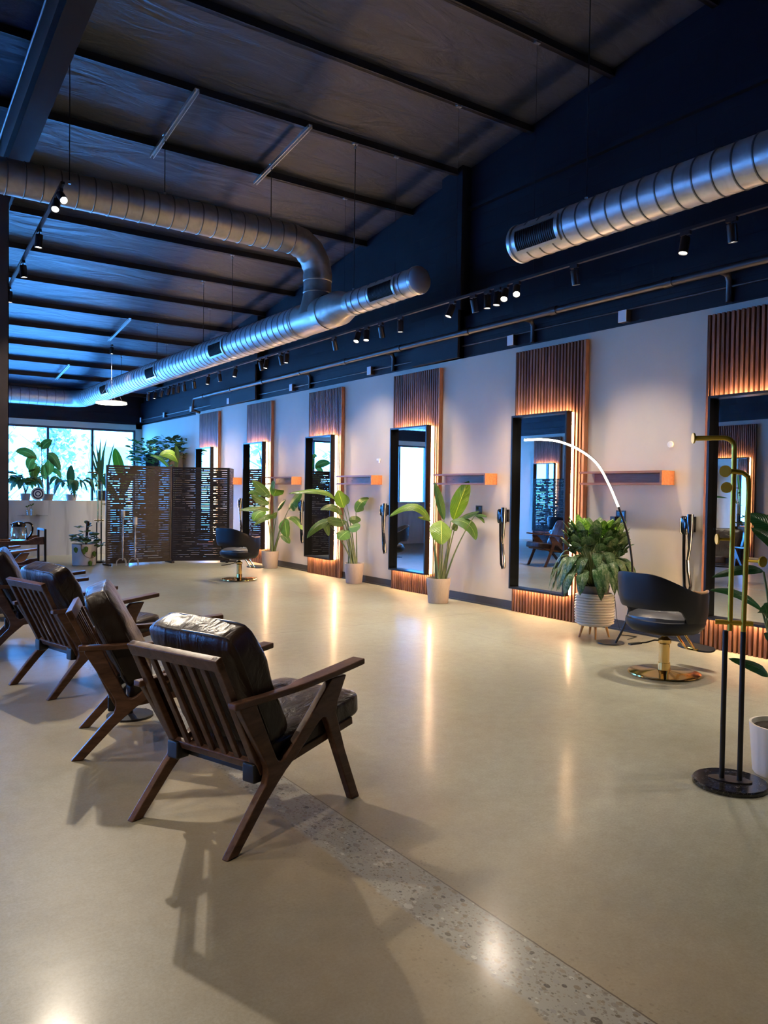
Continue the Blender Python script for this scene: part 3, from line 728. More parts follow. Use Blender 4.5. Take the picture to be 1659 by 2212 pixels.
def make_head(tiltx, tilty, lab, loc, grp, hot=False, power=60, cone=70, col=(1, .86, .68), nolight=False):
    t = thing('track_spotlight', lab, 'spotlight', loc, 0, grp)
    m = MB(); m.box((-.016, -.045, -.03), (.016, .045, 0)); m.tube([(0, 0, -.03), (0, 0, -.06)], .008, 8); m.build('adapter', M['black_metal'], t)
    R_ = Matrix.Rotation(tiltx, 3, 'X') @ Matrix.Rotation(tilty, 3, 'Y')
    m = MB(); m.lathe([(0, 0), (.036, 0), (.038, -.01), (.038, -.135), (.033, -.137), (.031, -.125), (0, -.125)], 24, (0, 0, -.05), M_=R_); m.build('lamp_body', M['black_metal'], t)
    m = MB(); m.lathe([(0, -.127), (.031, -.127), (.031, -.129), (0, -.129)], 20, (0, 0, -.05), M_=R_); m.build('lens', M['lamp_hot'] if hot else M['lamp_face'], t)
    if not nolight:
        ld = bpy.data.lights.new('spot_lamp', 'SPOT'); ld.energy = power; ld.spot_size = math.radians(cone); ld.spot_blend = 1.0; ld.color = col; ld.shadow_soft_size = .034
        lo = bpy.data.objects.new('spot_lamp', ld); COL.objects.link(lo); lo.parent = t
        d = R_ @ V((0, 0, -1)); lo.location = V((0, 0, -.05))+d*.15
        lo.rotation_euler = d.to_track_quat('-Z', 'Y').to_euler()
    return t
A = math.radians
# y, tiltx, tilty, power, hot.  tiltx>0 tips the beam towards +y, tilty>0 tips it towards -x
heads = [(1.2, 0, A(12), 230, 0), (2.4, 0, A(-14), 230, 0), (3.51, 0, A(-10), 240, 0), (3.91, 0, A(14), 260, 0), (5.09, 0, A(-12), 240, 0), (5.85, A(-34), A(30), 36, 1), (6.02, A(-25), A(28), 120, 1), (6.13, 0, A(8), 180, 0), (6.29, 0, A(0), 160, 0),
         (6.52, 0, A(-16), 200, 0), (6.87, A(6), A(22), 200, 0), (7.87, 0, 0, 220, 0), (8.30, A(12), A(-20), 150, 0), (8.62, A(-12), A(12), 190, 0), (8.82, A(-14), A(25), 180, 0), (9.45, A(14), A(-22), 170, 0),
         (10.86, 0, A(5), 200, 0), (11.08, 0, A(-14), 180, 0), (11.56, 0, A(10), 200, 0), (11.79, 0, A(-14), 150, 0), (12.78, 0, A(10), 200, 0), (13.51, 0, A(-10), 150, 0), (14.02, 0, A(8), 150, 0), (14.75, A(20), A(-14), 150, 0),
         (15.3, A(10), A(-10), 100, 0), (15.62, A(10), 0, 100, 0), (15.92, A(10), 0, 100, 0), (16.17, A(15), A(10), 120, 0), (16.58, A(15), A(12), 140, 0), (17.03, 0, A(10), 140, 0), (17.51, A(8), 0, 100, 0)]
words = ['first', 'second', 'third', 'fourth', 'fifth', 'sixth', 'seventh', 'eighth', 'ninth', 'tenth', 'eleventh', 'twelfth', 'thirteenth', 'fourteenth', 'fifteenth', 'sixteenth', 'seventeenth', 'eighteenth', 'nineteenth', 'twentieth', 'twenty-first', 'twenty-second', 'twenty-third', 'twenty-fourth', 'twenty-fifth', 'twenty-sixth', 'twenty-seventh', 'twenty-eighth', 'twenty-ninth']
for i, (y, tx, ty, pw, hot) in enumerate(heads):
    w = words[max(0, i-2)]
    lab = 'black cylinder spotlight on the wall track, %s counted from the right%s' % (w, ', glaring white' if hot else (', tilted' if abs(tx) > .15 else ''))
    if i < 2: lab = 'black cylinder spotlight on the wall track beyond the right edge, %s' % ['farther', 'nearer'][i]
    make_head(tx, ty, lab, (TX, y, TZ-.01), 'black spotlights on the wall track', bool(hot), pw*(.52 if ty < -.1 else .80), 84)
# left sloped track
def ltz(y): return 4.207-.1296*(y-8.49)
lt = thing('light_track', 'sloping dark light track at the upper left with a glaring lamp', 'light track', (1.72, 8, ltz(8)))
m_ = MB(); m_.bar((0, -.12, ltz(7.88)-ltz(8)), (0, 6.5, ltz(14.5)-ltz(8)), .036, .025); m_.build('rail', M['black_metal'], lt)
for y, tx, ty, pw, hot, lab in ((7.98, A(-52), A(-4), 420, 1, 'black spotlight at the start of the left track, glaring white'), (8.12, A(-35), A(14), 150, 1, 'black spotlight close behind the glaring one on the left track'),
                       (8.95, 0, A(3), 200, 0, 'black spotlight on the left track, just below the glaring lamps'), (9.85, 0, A(-5), 200, 0, 'black spotlight halfway down the left track'), (10.75, 0, 0, 200, 0, 'lowest black spotlight on the left track beside the steel column')):
    make_head(tx, ty, lab, (1.72, y, ltz(y)-.02), 'black spotlights on the left track', bool(hot), pw, 75)
lt3 = thing('light_track', 'unseen light track added on the left side of the room, outside the picture', 'light track', (-1.2, 4, 4.3))  # unseen track, added to light the chair backs from the left
m_ = MB(); m_.box((-.018, -4, -.01), (.018, 4, .015)); m_.build('rail', M['black_metal'], lt3)
for y, tx, ty, pw, lab in ((1.6, A(8), A(-30), 170, 'black spotlight on the added left side track outside the picture, nearest'), (4.0, A(-8), A(-26), 120, 'black spotlight on the added left side track outside the picture, middle'), (6.6, A(-24), A(-36), 210, 'black spotlight on the added left side track outside the picture, farthest')):
    make_head(tx, ty, lab, (-1.2, y, 4.29), 'black spotlights on the added left side track', False, pw*.85, 80)
# small pendant lamp on the far channel
make_head(0, 0, 'small dark lamp hanging from the far metal channel', (4.52, 16.35, cz(16.35)-.24), None, False, 90, 90)
# ring pendant
rg = thing('ring_pendant', 'round glowing ring light hanging in the far corner', 'pendant lamp', (4.56, 16.5, 3.16))
m_ = MB(); m_.lathe([(.0, 0), (.295, 0), (.31, .012), (.30, .03), (0, .034)], 40); m_.build('housing', M['plate'], rg)
m_ = MB(); m_.lathe([(0, -.002), (.30, -.002), (.308, -.012), (.29, -.02), (0, -.022)], 40); m_.build('diffuser', M['ring'], rg)
m_ = MB(); m_.tube([(0, 0, .03), (0, 0, cz(16.5)-3.16)], .003, 6); m_.tube([(.26, .1, .03), (.0, 0, .5)], .002, 5); m_.tube([(-.26, .1, .03), (.0, 0, .5)], .002, 5); m_.tube([(0, -.26, .03), (.0, 0, .5)], .002, 5); m_.build('wire', M['plate'], rg)

# ------------------------------------------------------------------ lounge chairs
def lounge_chair():
    t = thing('lounge_chair', '', 'armchair')
    H = .31
    side = [(-.014, 0), (.045, 0), (.20, .165), (.255, .215), (.31, .262), (.375, .305), (.47, .378), (.52, .418), (.545, .43), (.562, .425), (.576, .40), (.60, .345), (.755, 0), (.812, 0), (.70, .25), (.635, .43), (.645, .48), (.705, .590), (.60, .590), (.573, .565), (.46, .455),
            (.33, .335), (.305, .315), (.285, .308), (.268, .312), (.256, .328), (.143, .56), (.143, .575), (.05, .575), (.05, .56), (.185, .335), (.203, .30), (.205, .27), (.195, .235), (.16, .20)]
    for sgn in (-1, 1):
        x0, x1 = sorted((sgn*H, sgn*(H-.036)))
        m = MB(); m.prism(side, x0, x1, lambda a, b, x: V((x, a, b)))
        m.build('side_frame', M['chairwood'], t, bevel=.006)
        # arm rest: a board that widens towards the front
        m = MB(); zt = [(.02, .572), (.20, .572), (.36, .576), (.42, .582), (.60, .598), (.82, .620)]
        ws = [(.044, .0), (.044, .0), (.046, .002), (.070, .010), (.076, .014), (.072, .012)]
        vs = []
        for (s, z), (w, ofs) in zip(zt, ws):
            xo = sgn*(H+ofs+.004); xi = xo-sgn*w
            vs += [(xi, s, z-.001), (xo, s, z-.001), (xo, s, z+.027), (xi, s, z+.027)]
        fs = [(0, 1, 2, 3)]+[(4*i+k, 4*(i+1)+k, 4*(i+1)+(k+1) % 4, 4*i+(k+1) % 4) for i in range(5) for k in range(4)]+[(23, 22, 21, 20)]
        m.add(vs, fs); m.build('armrest', M['chairwood'], t, bevel=.006)
    # back frame plane
    B0, B1 = V((0, .205, .285)), V((0, -.03, .775))
    ux = V((1, 0, 0)); uy = (B1-B0).normalized(); L_ = (B1-B0).length; un = ux.cross(uy)
    F = Matrix((ux, uy, un)).transposed().to_4x4(); F.translation = B0
    m = MB(); W = H-.037
    for sgn in (-1, 1): m.box((sgn*W-(.04 if sgn > 0 else 0), -.02, -.015), (sgn*W+(0 if sgn > 0 else .04), L_, .015), M_=F)
    m.box((-W, L_-.055, -.017), (W, L_, .017), M_=F); m.box((-W, .0, -.014), (W, .04, .014), M_=F)
    m.build('back_frame', M['chairwood'], t, bevel=.005)
    for i in range(5):
        x = -W+.04+(2*W-.08)*(i+1)/6
        m = MB(); m.box((x-.015, .03, -.008), (x+.015, L_-.045, .008), M_=F); m.build('back_slat', M['chairwood'], t, bevel=.003)
    for sgn in (-1, 1):
        m = MB(); m.bar((sgn*.257, .23, .262), (sgn*.257, .80, .352), .03, .035); m.build('seat_rail', M['chairwood'], t, bevel=.004)
        m = MB(); m.box((sgn*.235-.035, .165, .235), (sgn*.235+.035, .235, .315)); m.build('corner_strap', M['black'], t, bevel=.008)
    m = MB(); m.bar((-.26, .77, .345), (.26, .77, .345), .035, .03); m.build('front_rail', M['chairwood'], t, bevel=.004)
    m = MB(); m.bar((-.26, .24, .262), (.26, .24, .262), .03, .03)
    for i in range(5): m.bar((-.25, .33+.09*i, .278+.014*i), (.25, .33+.09*i, .278+.014*i), .05, .006)
    m.build('webbing', M['black'], t)
    # cushions
    a = math.atan2(.088, .57)
    T1 = Matrix.Translation((0, .575, .372)) @ Matrix.Rotation(a, 4, 'X')
    m = MB(); m.cushion(.53, .64, .135, T1, puff=.18, wr=.006, seed=3); sc_ = m.build('seat_cushion', M['leather'], t)
    def piping(T, w, d, zz, nm, par, off):
        p = MB(); pts = []; n = 60; k = 9
        for i in range(n+1):
            an = 2*PI*i/n; x, y = cos(an), sin(an); l = (abs(x)**k+abs(y)**k)**(1/k); pts.append(T @ V((x/l*w/2*.985, y/l*d/2*.985, zz)))
        p.tube(pts, .0038, 6); p.build(nm, M['seam'], par)
    piping(T1, .53, .64, .035, 'piping', sc_, 0); piping(T1, .53, .64, -.035, 'piping', sc_, 0)
    th = math.atan2(.49, -.235)-0
    T2 = Matrix.Translation((0, .213, .615)) @ Matrix.Rotation(th, 4, 'X')
    m = MB(); m.cushion(.54, .56, .175, T2, puff=.2, wr=.014, seed=9); bc = m.build('back_cushion', M['leather'], t)
    piping(T2, .54, .56, .05, 'piping', bc, 0); piping(T2, .54, .56, -.05, 'piping', bc, 0)
    return t
lc = lounge_chair()
labs = ['nearest lounge chair of the row, dark brown leather, slatted walnut back in full view',
        'second nearest leather lounge chair, shiny creased back cushion, partly hidden by the nearest',
        'third leather lounge chair from the front, with a folded crease on its cushion corner',
        'fourth leather lounge chair from the front, cut off by the left edge',
        'leather lounge chair beyond the bar cart, only its arms showing', 'farthest leather lounge chair at the left, behind the bar cart']
for i, (x, y, a) in enumerate([(1.109, 3.049, 19.5), (1.070, 4.508, -17), (1.055, 5.81, 14), (1.0, 7.44, -11.4), (1.18, 10.75, 12), (1.34, 12.75, -10)]):
    rz = A(a)-PI/2
    if i == 0: lc.location = (x, y, 0); lc.rotation_euler = (0, 0, rz); lc['label'] = labs[0]; lc['group'] = 'leather lounge chairs in a row'
    else: dup(lc, (x, y, 0), rz, labs[i])
# little round table between the chairs
st = thing('side_table', 'small round black side table hidden between the two nearest lounge chairs', 'side table', (1.47, 4.02+.86, 0))
m_ = MB(); m_.lathe([(0, 0), (.14, 0), (.14, .012), (.02, .02), (.015, .4), (.0, .4)], 28); m_.build('base', M['black_metal'], st)
m_ = MB(); m_.lathe([(0, .4), (.17, .4), (.17, .415), (0, .415)], 28); m_.build('table_top', M['black_metal'], st)

# ------------------------------------------------------------------ salon chairs (local +y is forward)
def salon_chair():
    t = thing('salon_chair', '', 'salon chair')
    m = MB(); m.lathe([(0, 0), (.272, 0), (.28, .006), (.278, .014), (.25, .02), (.06, .03), (.05, .034), (.046, .09), (0, .09)], 48); m.build('base_plate', M['gold'], t)
    m = MB(); m.lathe([(0, .03), (.041, .03), (.041, .24), (.047, .245), (.05, .25), (.05, .275), (.03, .29), (.022, .30), (.022, .33), (0, .33)], 28); m.build('hydraulic_column', M['gold'], t)
    m = MB(); m.box((-.09, -.10, .318), (.09, .10, .342)); m.build('seat_mount', M['black_metal'], t, bevel=.006)
    m = MB(); m.tube([(0, 0, .262), (-.05, -.06, .265), (-.08, -.12, .245), (-.09, -.17, .245)], .006, 8); m.bar((-.09, -.17, .245), (-.115, -.27, .238), .035, .012); m.build('pump_lever', M['black_metal'], t)
    # seat shell: curved wall round back and arms
    def plan(th, k=1.0):           # th=0 at the back, +-pi at the front
        n = 2.5; x, y = sin(th), -cos(th); l = (abs(x)**n+abs(y)**n)**(1/n)
        return V((x/l*.298*k, y/l*.298*k, 0))
    def top(th):
        a = abs(th); s = min(1, max(0, (a-.35)/(1.75-.35))); s = s*s*(3-2*s)
        return .822*(1-s)+.668*s
    def bot(th):
        a = abs(th); s = min(1, max(0, (a-1.05)/.45)); s = s*s*(3-2*s)
        return .545*(1-s)+.345*s
    m = MB(); NA, NZ = 56, 12; TH = 2.62
    def ring(inn):
        out = []
        for i in range(NA+1):
            th = -TH+2*TH*i/NA; zt, zb = top(th), bot(th)
            e = min(1, (TH-abs(th))/.28); zt2 = zt-(1-e)**2*.07; zb2 = zb+(1-e)**2*.03
            row = []
            for j in range(NZ+1):
                z = zb2+(zt2-zb2)*j/NZ
                kz = 1.0-.24*max(0, (.52-z)/.2)**2+.10*((z-.5)/.32)*(1 if abs(th) < 1.6 else .3)
                kk = kz-(.028/.285 if inn else 0); rnd = .4*(abs(j/NZ-.5)*2)**8
                kk += (.012/.285*rnd*(1 if inn else -1))
                p = plan(th, kk); row.append((p.x, p.y-(.05 if abs(th) < 9 and z > .6 else .05*max(0, (z-.45)/.15))*max(0, cos(th)), z))
            out.append(row)
        return out
    o_, i_ = ring(False), ring(True); vs = [p for r in o_ for p in r]+[p for r in i_ for p in r]; q = NZ+1; K = (NA+1)*q; fs = []
    for i in range(NA):
        for j in range(NZ):
            a = i*q+j; fs += [(a, a+q, a+q+1, a+1), (K+a, K+a+1, K+a+q+1, K+a+q)]
        fs += [(i*q, K+i*q, K+(i+1)*q, (i+1)*q), (i*q+NZ, (i+1)*q+NZ, K+(i+1)*q+NZ, K+i*q+NZ)]
    for j in range(NZ): fs += [(j, j+1, K+j+1, K+j), (NA*q+j, K+NA*q+j, K+NA*q+j+1, NA*q+j+1)]
    m.add(vs, fs, True); m.build('backrest', M['vinyl'], t)
    # seat pan and cushion
    m = MB(); prof = [(0, .335), (.17, .335), (.23, .35), (.262, .385), (.272, .42), (.268, .445), (.25, .452), (0, .452)]
    vs = []; nn = 48
    for r, z in prof:
        for k in range(nn): p = plan(2*PI*k/nn, r/.285); vs.append((p.x, p.y, z))
    fs = [(i*nn+k, i*nn+(k+1) % nn, (i+1)*nn+(k+1) % nn, (i+1)*nn+k) for i in range(len(prof)-1) for k in range(nn)]
    m.add(vs, fs, True); m.build('seat', M['vinyl'], t)
    m = MB(); prof = [(.255, .445), (.25, .47), (.22, .488), (.12, .497), (0, .50)]; vs = []
    for r, z in prof:
        for k in range(nn): p = plan(2*PI*k/nn, r/.285); vs.append((p.x, p.y, z+.006*sin(3*k/nn*2*PI)))
    fs = [(i*nn+k, i*nn+(k+1) % nn, (i+1)*nn+(k+1) % nn, (i+1)*nn+k) for i in range(len(prof)-1) for k in range(nn)]
    m.add(vs, fs, True); m.build('seat_cushion', M['seatgrey'], t)
    for s in (-1, 1):
        m = MB(); pts = []
        for i in range(9):
            th = s*(1.45+1.12*i/8); p = plan(th, .965); e = min(1, (TH-abs(th))/.28)
            pts.append((p.x, p.y, top(th)+.004-(1-e)**2*.06))
        m.tube(pts, [.008]+[.013]*7+[.008], 10); m.build('arm_pad', M['armpad'], t)
        m = MB(); m.tube([(s*.045, .16, .335), (s*.045, .30, .18), (s*.045, .335, .165)], .010, 10); m.build('footrest_bar', M['gold'], t)
    m = MB(); m.tube([(-.06, .335, .165), (.06, .335, .165)], .011, 10); m.build('footrest_joint', M['gold'], t)
    m = MB(); pl_ = []
    for i in range(32):
        an = 2*PI*i/32; x, y = cos(an), sin(an); l = (abs(x)**3+abs(y)**3)**(1/3); pl_.append((x/l*.17, y/l*.055))
    m.prism(pl_, 0, .016, lambda a, b, z: V((a, .385+b, .168+z+b*.25))); m.build('foot_plate', M['black_metal'], t, bevel=.003)
    return t
s0 = salon_chair(); s0.location = (5.378, 3.828, 0); s0.rotation_euler = (0, 0, A(-4)-PI/2); s0['label'] = 'black bucket salon chair on a gold column and round gold base, near the right edge'; s0['group'] = 'black salon chairs with gold bases'
dup(s0, (5.144, 11.43, 0), A(24)-PI/2, 'distant black bucket salon chair on a gold column in front of the slatted screen')

# ------------------------------------------------------------------ coat racks (local x to camera right)
def coat_rack(lab, loc, rz, brass):
    t = thing('coat_rack', lab, 'coat rack', loc, rz)
    m = MB(); m.lathe([(0, 0), (.172, 0), (.176, .004), (.176, .018), (.17, .024), (0, .024)], 48); m.build('base', M['bmarble'], t)
    m = MB(); m.lathe([(0, .024), (1, .024), (1, .03), (0, .03)], 32, sx=.10, sy=.052); m.build('foot_plate', M['black_metal'], t)
    for x in (-.038, .042):
        m = MB(); m.tube([(x, 0, .03), (x, 0, .76)], .0128, 14); m.build('lower_post', M['black_metal'], t)
    def arc(x0, z1, x2, rad, n=7):   # vertical then bends towards -x
        pts = [(x0, 0, .76), (x0, 0, z1-rad)]
        for i in range(1, n+1): a = PI/2*i/n; pts.append((x0-rad+rad*cos(a), 0, z1-rad+rad*sin(a)))
        return pts+[(x2, 0, z1)]
    M1 = Matrix.Rotation(PI/2, 3, 'Y')
    m = MB(); m.tube(arc(-.038+.02, 1.705, -.20, .05), .0122, 14); m.build('tall_post', M[brass], t)
    m = MB(); m.tube([(.042, 0, .76), (.05, 0, 1.47), (.045, -.01, 1.515), (.02, -.02, 1.535), (-.02, -.03, 1.54), (-.05, -.05, 1.54)], .0122, 14); m.build('short_post', M[brass], t)
    m = MB(); m.tube([(-.085, -.004, .80), (.085, .004, .80)], .0125, 12); m.build('cross_bar', M[brass], t)
    def disc(c, nrm, r=.026):
        q = V((0, 0, 1)).rotation_difference(V(nrm)).to_matrix()
        m = MB(); m.lathe([(0, -.004), (r, -.004), (r+.001, 0), (r, .004), (0, .004)], 24, c, M_=q); m.build('peg_cap', M[brass], t)
    disc((-.205, 0, 1.705), (-1, -.35, 0)); disc((-.055, -.055, 1.54), (-.3, -1, 0), .028)
    for p, c, nrm in (((-.03, 0, 1.461), (-.048, -.06, 1.461), (-.2, -1, 0)), ((-.03, 0, 1.208), (-.085, -.01, 1.208), (-1, -.35, 0)), ((.05, 0, 1.107), (.118, -.02, 1.107), (1, -.9, 0))):
        m = MB(); m.tube([p, c], .007, 8); m.build('peg', M[brass], t); disc(c, nrm)
    return t
def camyaw(x, y): return -math.atan2(x, y)
coat_rack('gold and black two-post coat rack on a round black marble base at the right edge', (3.59, 2.165, 0), camyaw(3.59, 2.165), 'brass')
coat_rack('distant slim gold coat rack left of the dark slatted screen', (4.01, 15.32, 0), camyaw(3.93, 15.0), 'gold')

# ------------------------------------------------------------------ plants
def tinted(k, w=.12): return (k*random.uniform(1-w, 1+w), k*random.uniform(1-w*.5, 1+w), k*random.uniform(1-w, 1+w))
def pot_mesh(r0, r1, h, n=40):
    return MB().lathe([(0, 0), (r0*.96, 0), (r0, .008), (r1, h-.004), (r1, h), (r1-.012, h), (r1-.016, h-.03), (0, h-.03)], n)
def bird_plant(lab, loc, rz, pot, leaves, stems, potm='pot_beige', leafm='leaf', name='bird_of_paradise_plant', tints=None):
    t = thing(name, lab, 'potted plant', loc, rz)
    r0, r1, h = pot
    pot_mesh(r0, r1, h).build('pot', M[potm], t)
    MB().lathe([(0, h-.02), (r1-.02, h-.022), (r1-.02, h-.045), (0, h-.045)], 24).build('soil', M['soil'], t)
    fm = MB(); sm = MB()
    for k, (a, q, b, w, dy) in enumerate(leaves):
        A_, Q_, B_ = [V((p[0], d, p[1])) for p, d in zip((a, q, b), dy)]
        d = (B_-A_); steep = abs(d.z)/max(.01, d.length)
        nrm = V((.25*(-1)**k, -1, .25)) if steep > .75 else V((0, -1, .75))
        if tints and k in tints: tt = tints[k]
        else: tt = tinted(random.uniform(.8, 1.25))
        fm.leaf(A_, Q_, B_, w*1.2, nrm, cup=.28, tint=tt, rip=.018, n=18, m=8)
    for (p0, z0), (p1, z1) in stems:
        y1 = random.uniform(-.03, .03)
        best = min(leaves, key=lambda l: abs(l[0][0]-p1)+abs(l[0][1]-z1))
        if abs(best[0][0]-p1)+abs(best[0][1]-z1) < .12: y1 = best[4][0]; p1, z1 = best[0]
        a = V((p0, random.uniform(-.03, .03), h-.03)); b = V((p1, y1, z1)); c = a.lerp(b, .5)+V(((p0-p1)*.18+.0, 0, .04))
        pts = [a*(1-s)**2+c*2*s*(1-s)+b*s*s for s in [i/8 for i in range(9)]]
        sm.tube(pts, [.013-.008*i/8 for i in range(9)], 8)
    T = Matrix.Translation(loc) @ Matrix.Rotation(rz, 4, 'Z'); Ti = T.inverted()
    for mb in (fm, sm):
        for i, p in enumerate(mb.v):
            w = T @ V(p); lim = 6.46 if w.z > 1.42 and loc[1] > 11 else 6.64
            if w.x > lim: w.x = lim-(w.x-lim)*.15; mb.v[i] = tuple(Ti @ w)
    fm.build('foliage', M[leafm], t); sm.build('stems', M['stem'], t)
    return t
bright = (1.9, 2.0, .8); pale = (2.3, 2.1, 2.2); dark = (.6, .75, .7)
PC_L = [((0.183, 1.059), (0.259, 1.322), (0.37, 1.569), 0.181, (0.072, 0.022, 0.019)), ((0.062, 1.057), (-0.0, 1.3), (-0.067, 1.551), 0.09, (0.072, 0.122, 0.122)), ((-0.122, 1.027), (-0.272, 1.404), (-0.648, 1.091), 0.099, (0.072, 0.022, -0.028)), ((-0.1, 1.046), (-0.195, 1.098), (-0.285, 1.088), 0.045, (0.072, 0.072, 0.072)), ((0.021, 1.057), (0.032, 0.958), (0.03, 0.755), 0.244, (0.022, -0.128, -0.148)), ((0.147, 1.05), (0.42, 1.111), (0.466, 0.815), 0.136, (0.042, -0.108, -0.102)), ((0.236, 1.078), (0.345, 1.13), (0.502, 1.182), 0.081, (0.122, -0.015, -0.147)), ((0.446, 1.135), (0.517, 1.157), (0.591, 1.117), 0.041, (-0.109, -0.229, -0.257)), ((0.184, 1.014), (0.211, 0.97), (0.221, 0.916), 0.081, (0.122, 0.152, 0.172)), ((0.446, 1.13), (0.535, 1.123), (0.563, 1.036), 0.036, (-0.109, -0.251, -0.223))]
PC_S = [((-0.029, 0.274), (-0.1, 1.028)), ((0.002, 0.279), (-0.122, 1.027)), ((0.011, 0.279), (0.021, 1.048)), ((0.034, 0.28), (0.062, 1.048)), ((0.047, 0.28), (0.184, 1.014)), ((0.065, 0.29), (0.184, 1.014)), ((0.074, 0.29), (0.236, 1.078)), ((0.08, 0.29), (0.147, 1.05)), ((0.09, 0.29), (0.452, 1.125))]
PB_L = [((-0.174, 1.154), (-0.219, 1.309), (-0.264, 1.429), 0.165, (0.076, 0.046, 0.056)), ((-0.131, 1.206), (-0.132, 1.275), (-0.177, 1.37), 0.095, (0.126, 0.156, 0.156)), ((-0.323, 1.29), (-0.428, 1.487), (-1.021, 1.367), 0.078, (0.026, -0.024, -0.074)), ((0.017, 1.087), (0.067, 1.27), (0.208, 1.3), 0.182, (0.076, 0.007, -0.14)), ((-0.19, 1.041), (-0.322, 1.255), (-0.528, 1.123), 0.113, (0.056, -0.024, -0.074)), ((-0.163, 0.946), (-0.544, 1.028), (-0.726, 0.688), 0.13, (0.056, -0.074, -0.124)), ((-0.128, 0.946), (-0.301, 0.944), (-0.423, 0.995), 0.156, (0.076, -0.024, -0.074)), ((-0.083, 0.808), (-0.169, 0.772), (-0.246, 0.676), 0.174, (0.026, -0.074, -0.124)), ((-0.093, 0.86), (-0.006, 0.861), (0.089, 0.897), 0.148, (0.026, -0.044, -0.074)), ((-0.094, 0.964), (0.009, 1.001), (0.088, 0.953), 0.139, (0.076, 0.097, 0.049)), ((-0.474, 0.994), (-0.439, 0.917), (-0.394, 0.718), 0.095, (0.026, -0.024, -0.024))]
PB_S = [((-0.087, 0.283), (-0.083, 0.808)), ((-0.053, 0.283), (-0.093, 0.86)), ((-0.027, 0.284), (-0.128, 0.946)), ((0.025, 0.284), (-0.131, 1.206)), ((0.016, 0.284), (-0.174, 1.154)), ((0.038, 0.284), (0.017, 1.087)), ((-0.036, 0.288), (-0.323, 1.29)), ((0, 0.28), (-0.163, 0.946)), ((0, 0.28), (-0.19, 1.041)), ((-0.02, 0.28), (-0.474, 0.994))]
PA_L = [((-0.018, 1.271), (-0.141, 1.453), (-0.343, 1.592), 0.163, (0.068, 0.118, 0.118)), ((0.057, 1.303), (0.081, 1.456), (0.22, 1.559), 0.235, (0.068, 0.068, 0.007)), ((-0.049, 1.322), (-0.231, 1.431), (-0.401, 1.358), 0.133, (0.068, 0.168, 0.188)), ((-0.022, 1.169), (-0.169, 1.219), (-0.35, 1.318), 0.153, (0.048, 0.018, -0.012)), ((-0.016, 1.058), (-0.168, 1.107), (-0.548, 1.052), 0.112, (0.048, -0.032, -0.032)), ((-0.066, 1.006), (-0.218, 1.086), (-0.306, 0.851), 0.194, (0.018, -0.082, -0.132)), ((0.065, 0.946), (-0.106, 0.985), (-0.285, 0.78), 0.112, (0.018, -0.132, -0.182)), ((0.321, 1.078), (0.383, 1.232), (0.547, 1.393), 0.255, (-0.24, -0.411, -0.65)), ((0.125, 1.039), (0.174, 1.154), (0.27, 1.247), 0.082, (0.118, 0.01, -0.094)), ((0.246, 0.902), (0.277, 0.772), (0.291, 0.554), 0.225, (-0.091, -0.198, -0.135)), ((0.284, 0.925), (0.441, 1.01), (0.555, 0.724), 0.112, (-0.166, -0.525, -0.666)), ((0.19, 0.621), (0.278, 0.594), (0.347, 0.458), 0.112, (0.022, -0.199, -0.248)), ((-0.005, 0.905), (0.055, 0.946), (0.115, 1.008), 0.092, (0.068, 0.168, 0.188))]
PA_S = [((0.027, 0.287), (-0.018, 1.271)), ((0.042, 0.287), (-0.016, 1.058)), ((0.062, 0.287), (-0.005, 0.905)), ((0.077, 0.292), (0.322, 1.077)), ((0.087, 0.293), (0.19, 0.62)), ((0.052, 0.287), (0.057, 1.303)), ((0.072, 0.292), (0.246, 0.901)), ((0.032, 0.287), (0.125, 1.039)), ((0.04, 0.29), (-0.049, 1.322)), ((0.03, 0.29), (-0.066, 1.006)), ((0.04, 0.28), (0.065, 0.946)), ((0.06, 0.28), (0.285, 0.924))]
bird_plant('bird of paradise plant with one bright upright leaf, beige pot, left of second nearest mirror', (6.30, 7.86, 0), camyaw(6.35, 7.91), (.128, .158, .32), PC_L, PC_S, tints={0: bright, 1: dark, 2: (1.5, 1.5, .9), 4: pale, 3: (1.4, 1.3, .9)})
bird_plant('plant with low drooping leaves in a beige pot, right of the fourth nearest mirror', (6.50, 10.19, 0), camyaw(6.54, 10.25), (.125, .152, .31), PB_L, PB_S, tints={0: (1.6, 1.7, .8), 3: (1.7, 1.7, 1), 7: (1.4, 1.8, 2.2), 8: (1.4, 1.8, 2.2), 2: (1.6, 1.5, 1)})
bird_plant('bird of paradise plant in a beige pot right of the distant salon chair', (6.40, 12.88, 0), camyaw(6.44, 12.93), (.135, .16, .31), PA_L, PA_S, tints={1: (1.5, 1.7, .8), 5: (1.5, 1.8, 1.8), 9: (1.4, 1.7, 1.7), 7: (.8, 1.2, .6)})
PD_L = [((-.11, 1.033), (-.173, 1.075), (-.35, .997), .05, (0, -.05, -.1)), ((-.112, .822), (-.211, .944), (-.36, .925), .04, (.05, -.02, -.05)), ((-.091, .794), (-.085, .839), (-.103, .876), .07, (0, -.05, -.08)),
        ((.014, 1.181), (-.089, 1.29), (-.196, 1.324), .10, (.05, .1, .1)), ((.029, 1.093), (-.067, 1.208), (-.177, 1.257), .06, (0, .02, .05)), ((-.074, .494), (-.085, .553), (-.259, .588), .05, (0, -.08, -.12)),
        ((.039, .663), (-.041, .685), (-.1, .725), .06, (0, -.03, -.08)), ((.1, 1.2), (.25, 1.35), (.4, 1.4), .14, (.05, .1, .1)), ((.05, .9), (.2, 1.1), (.4, 1.0), .14, (0, 0, 0))]
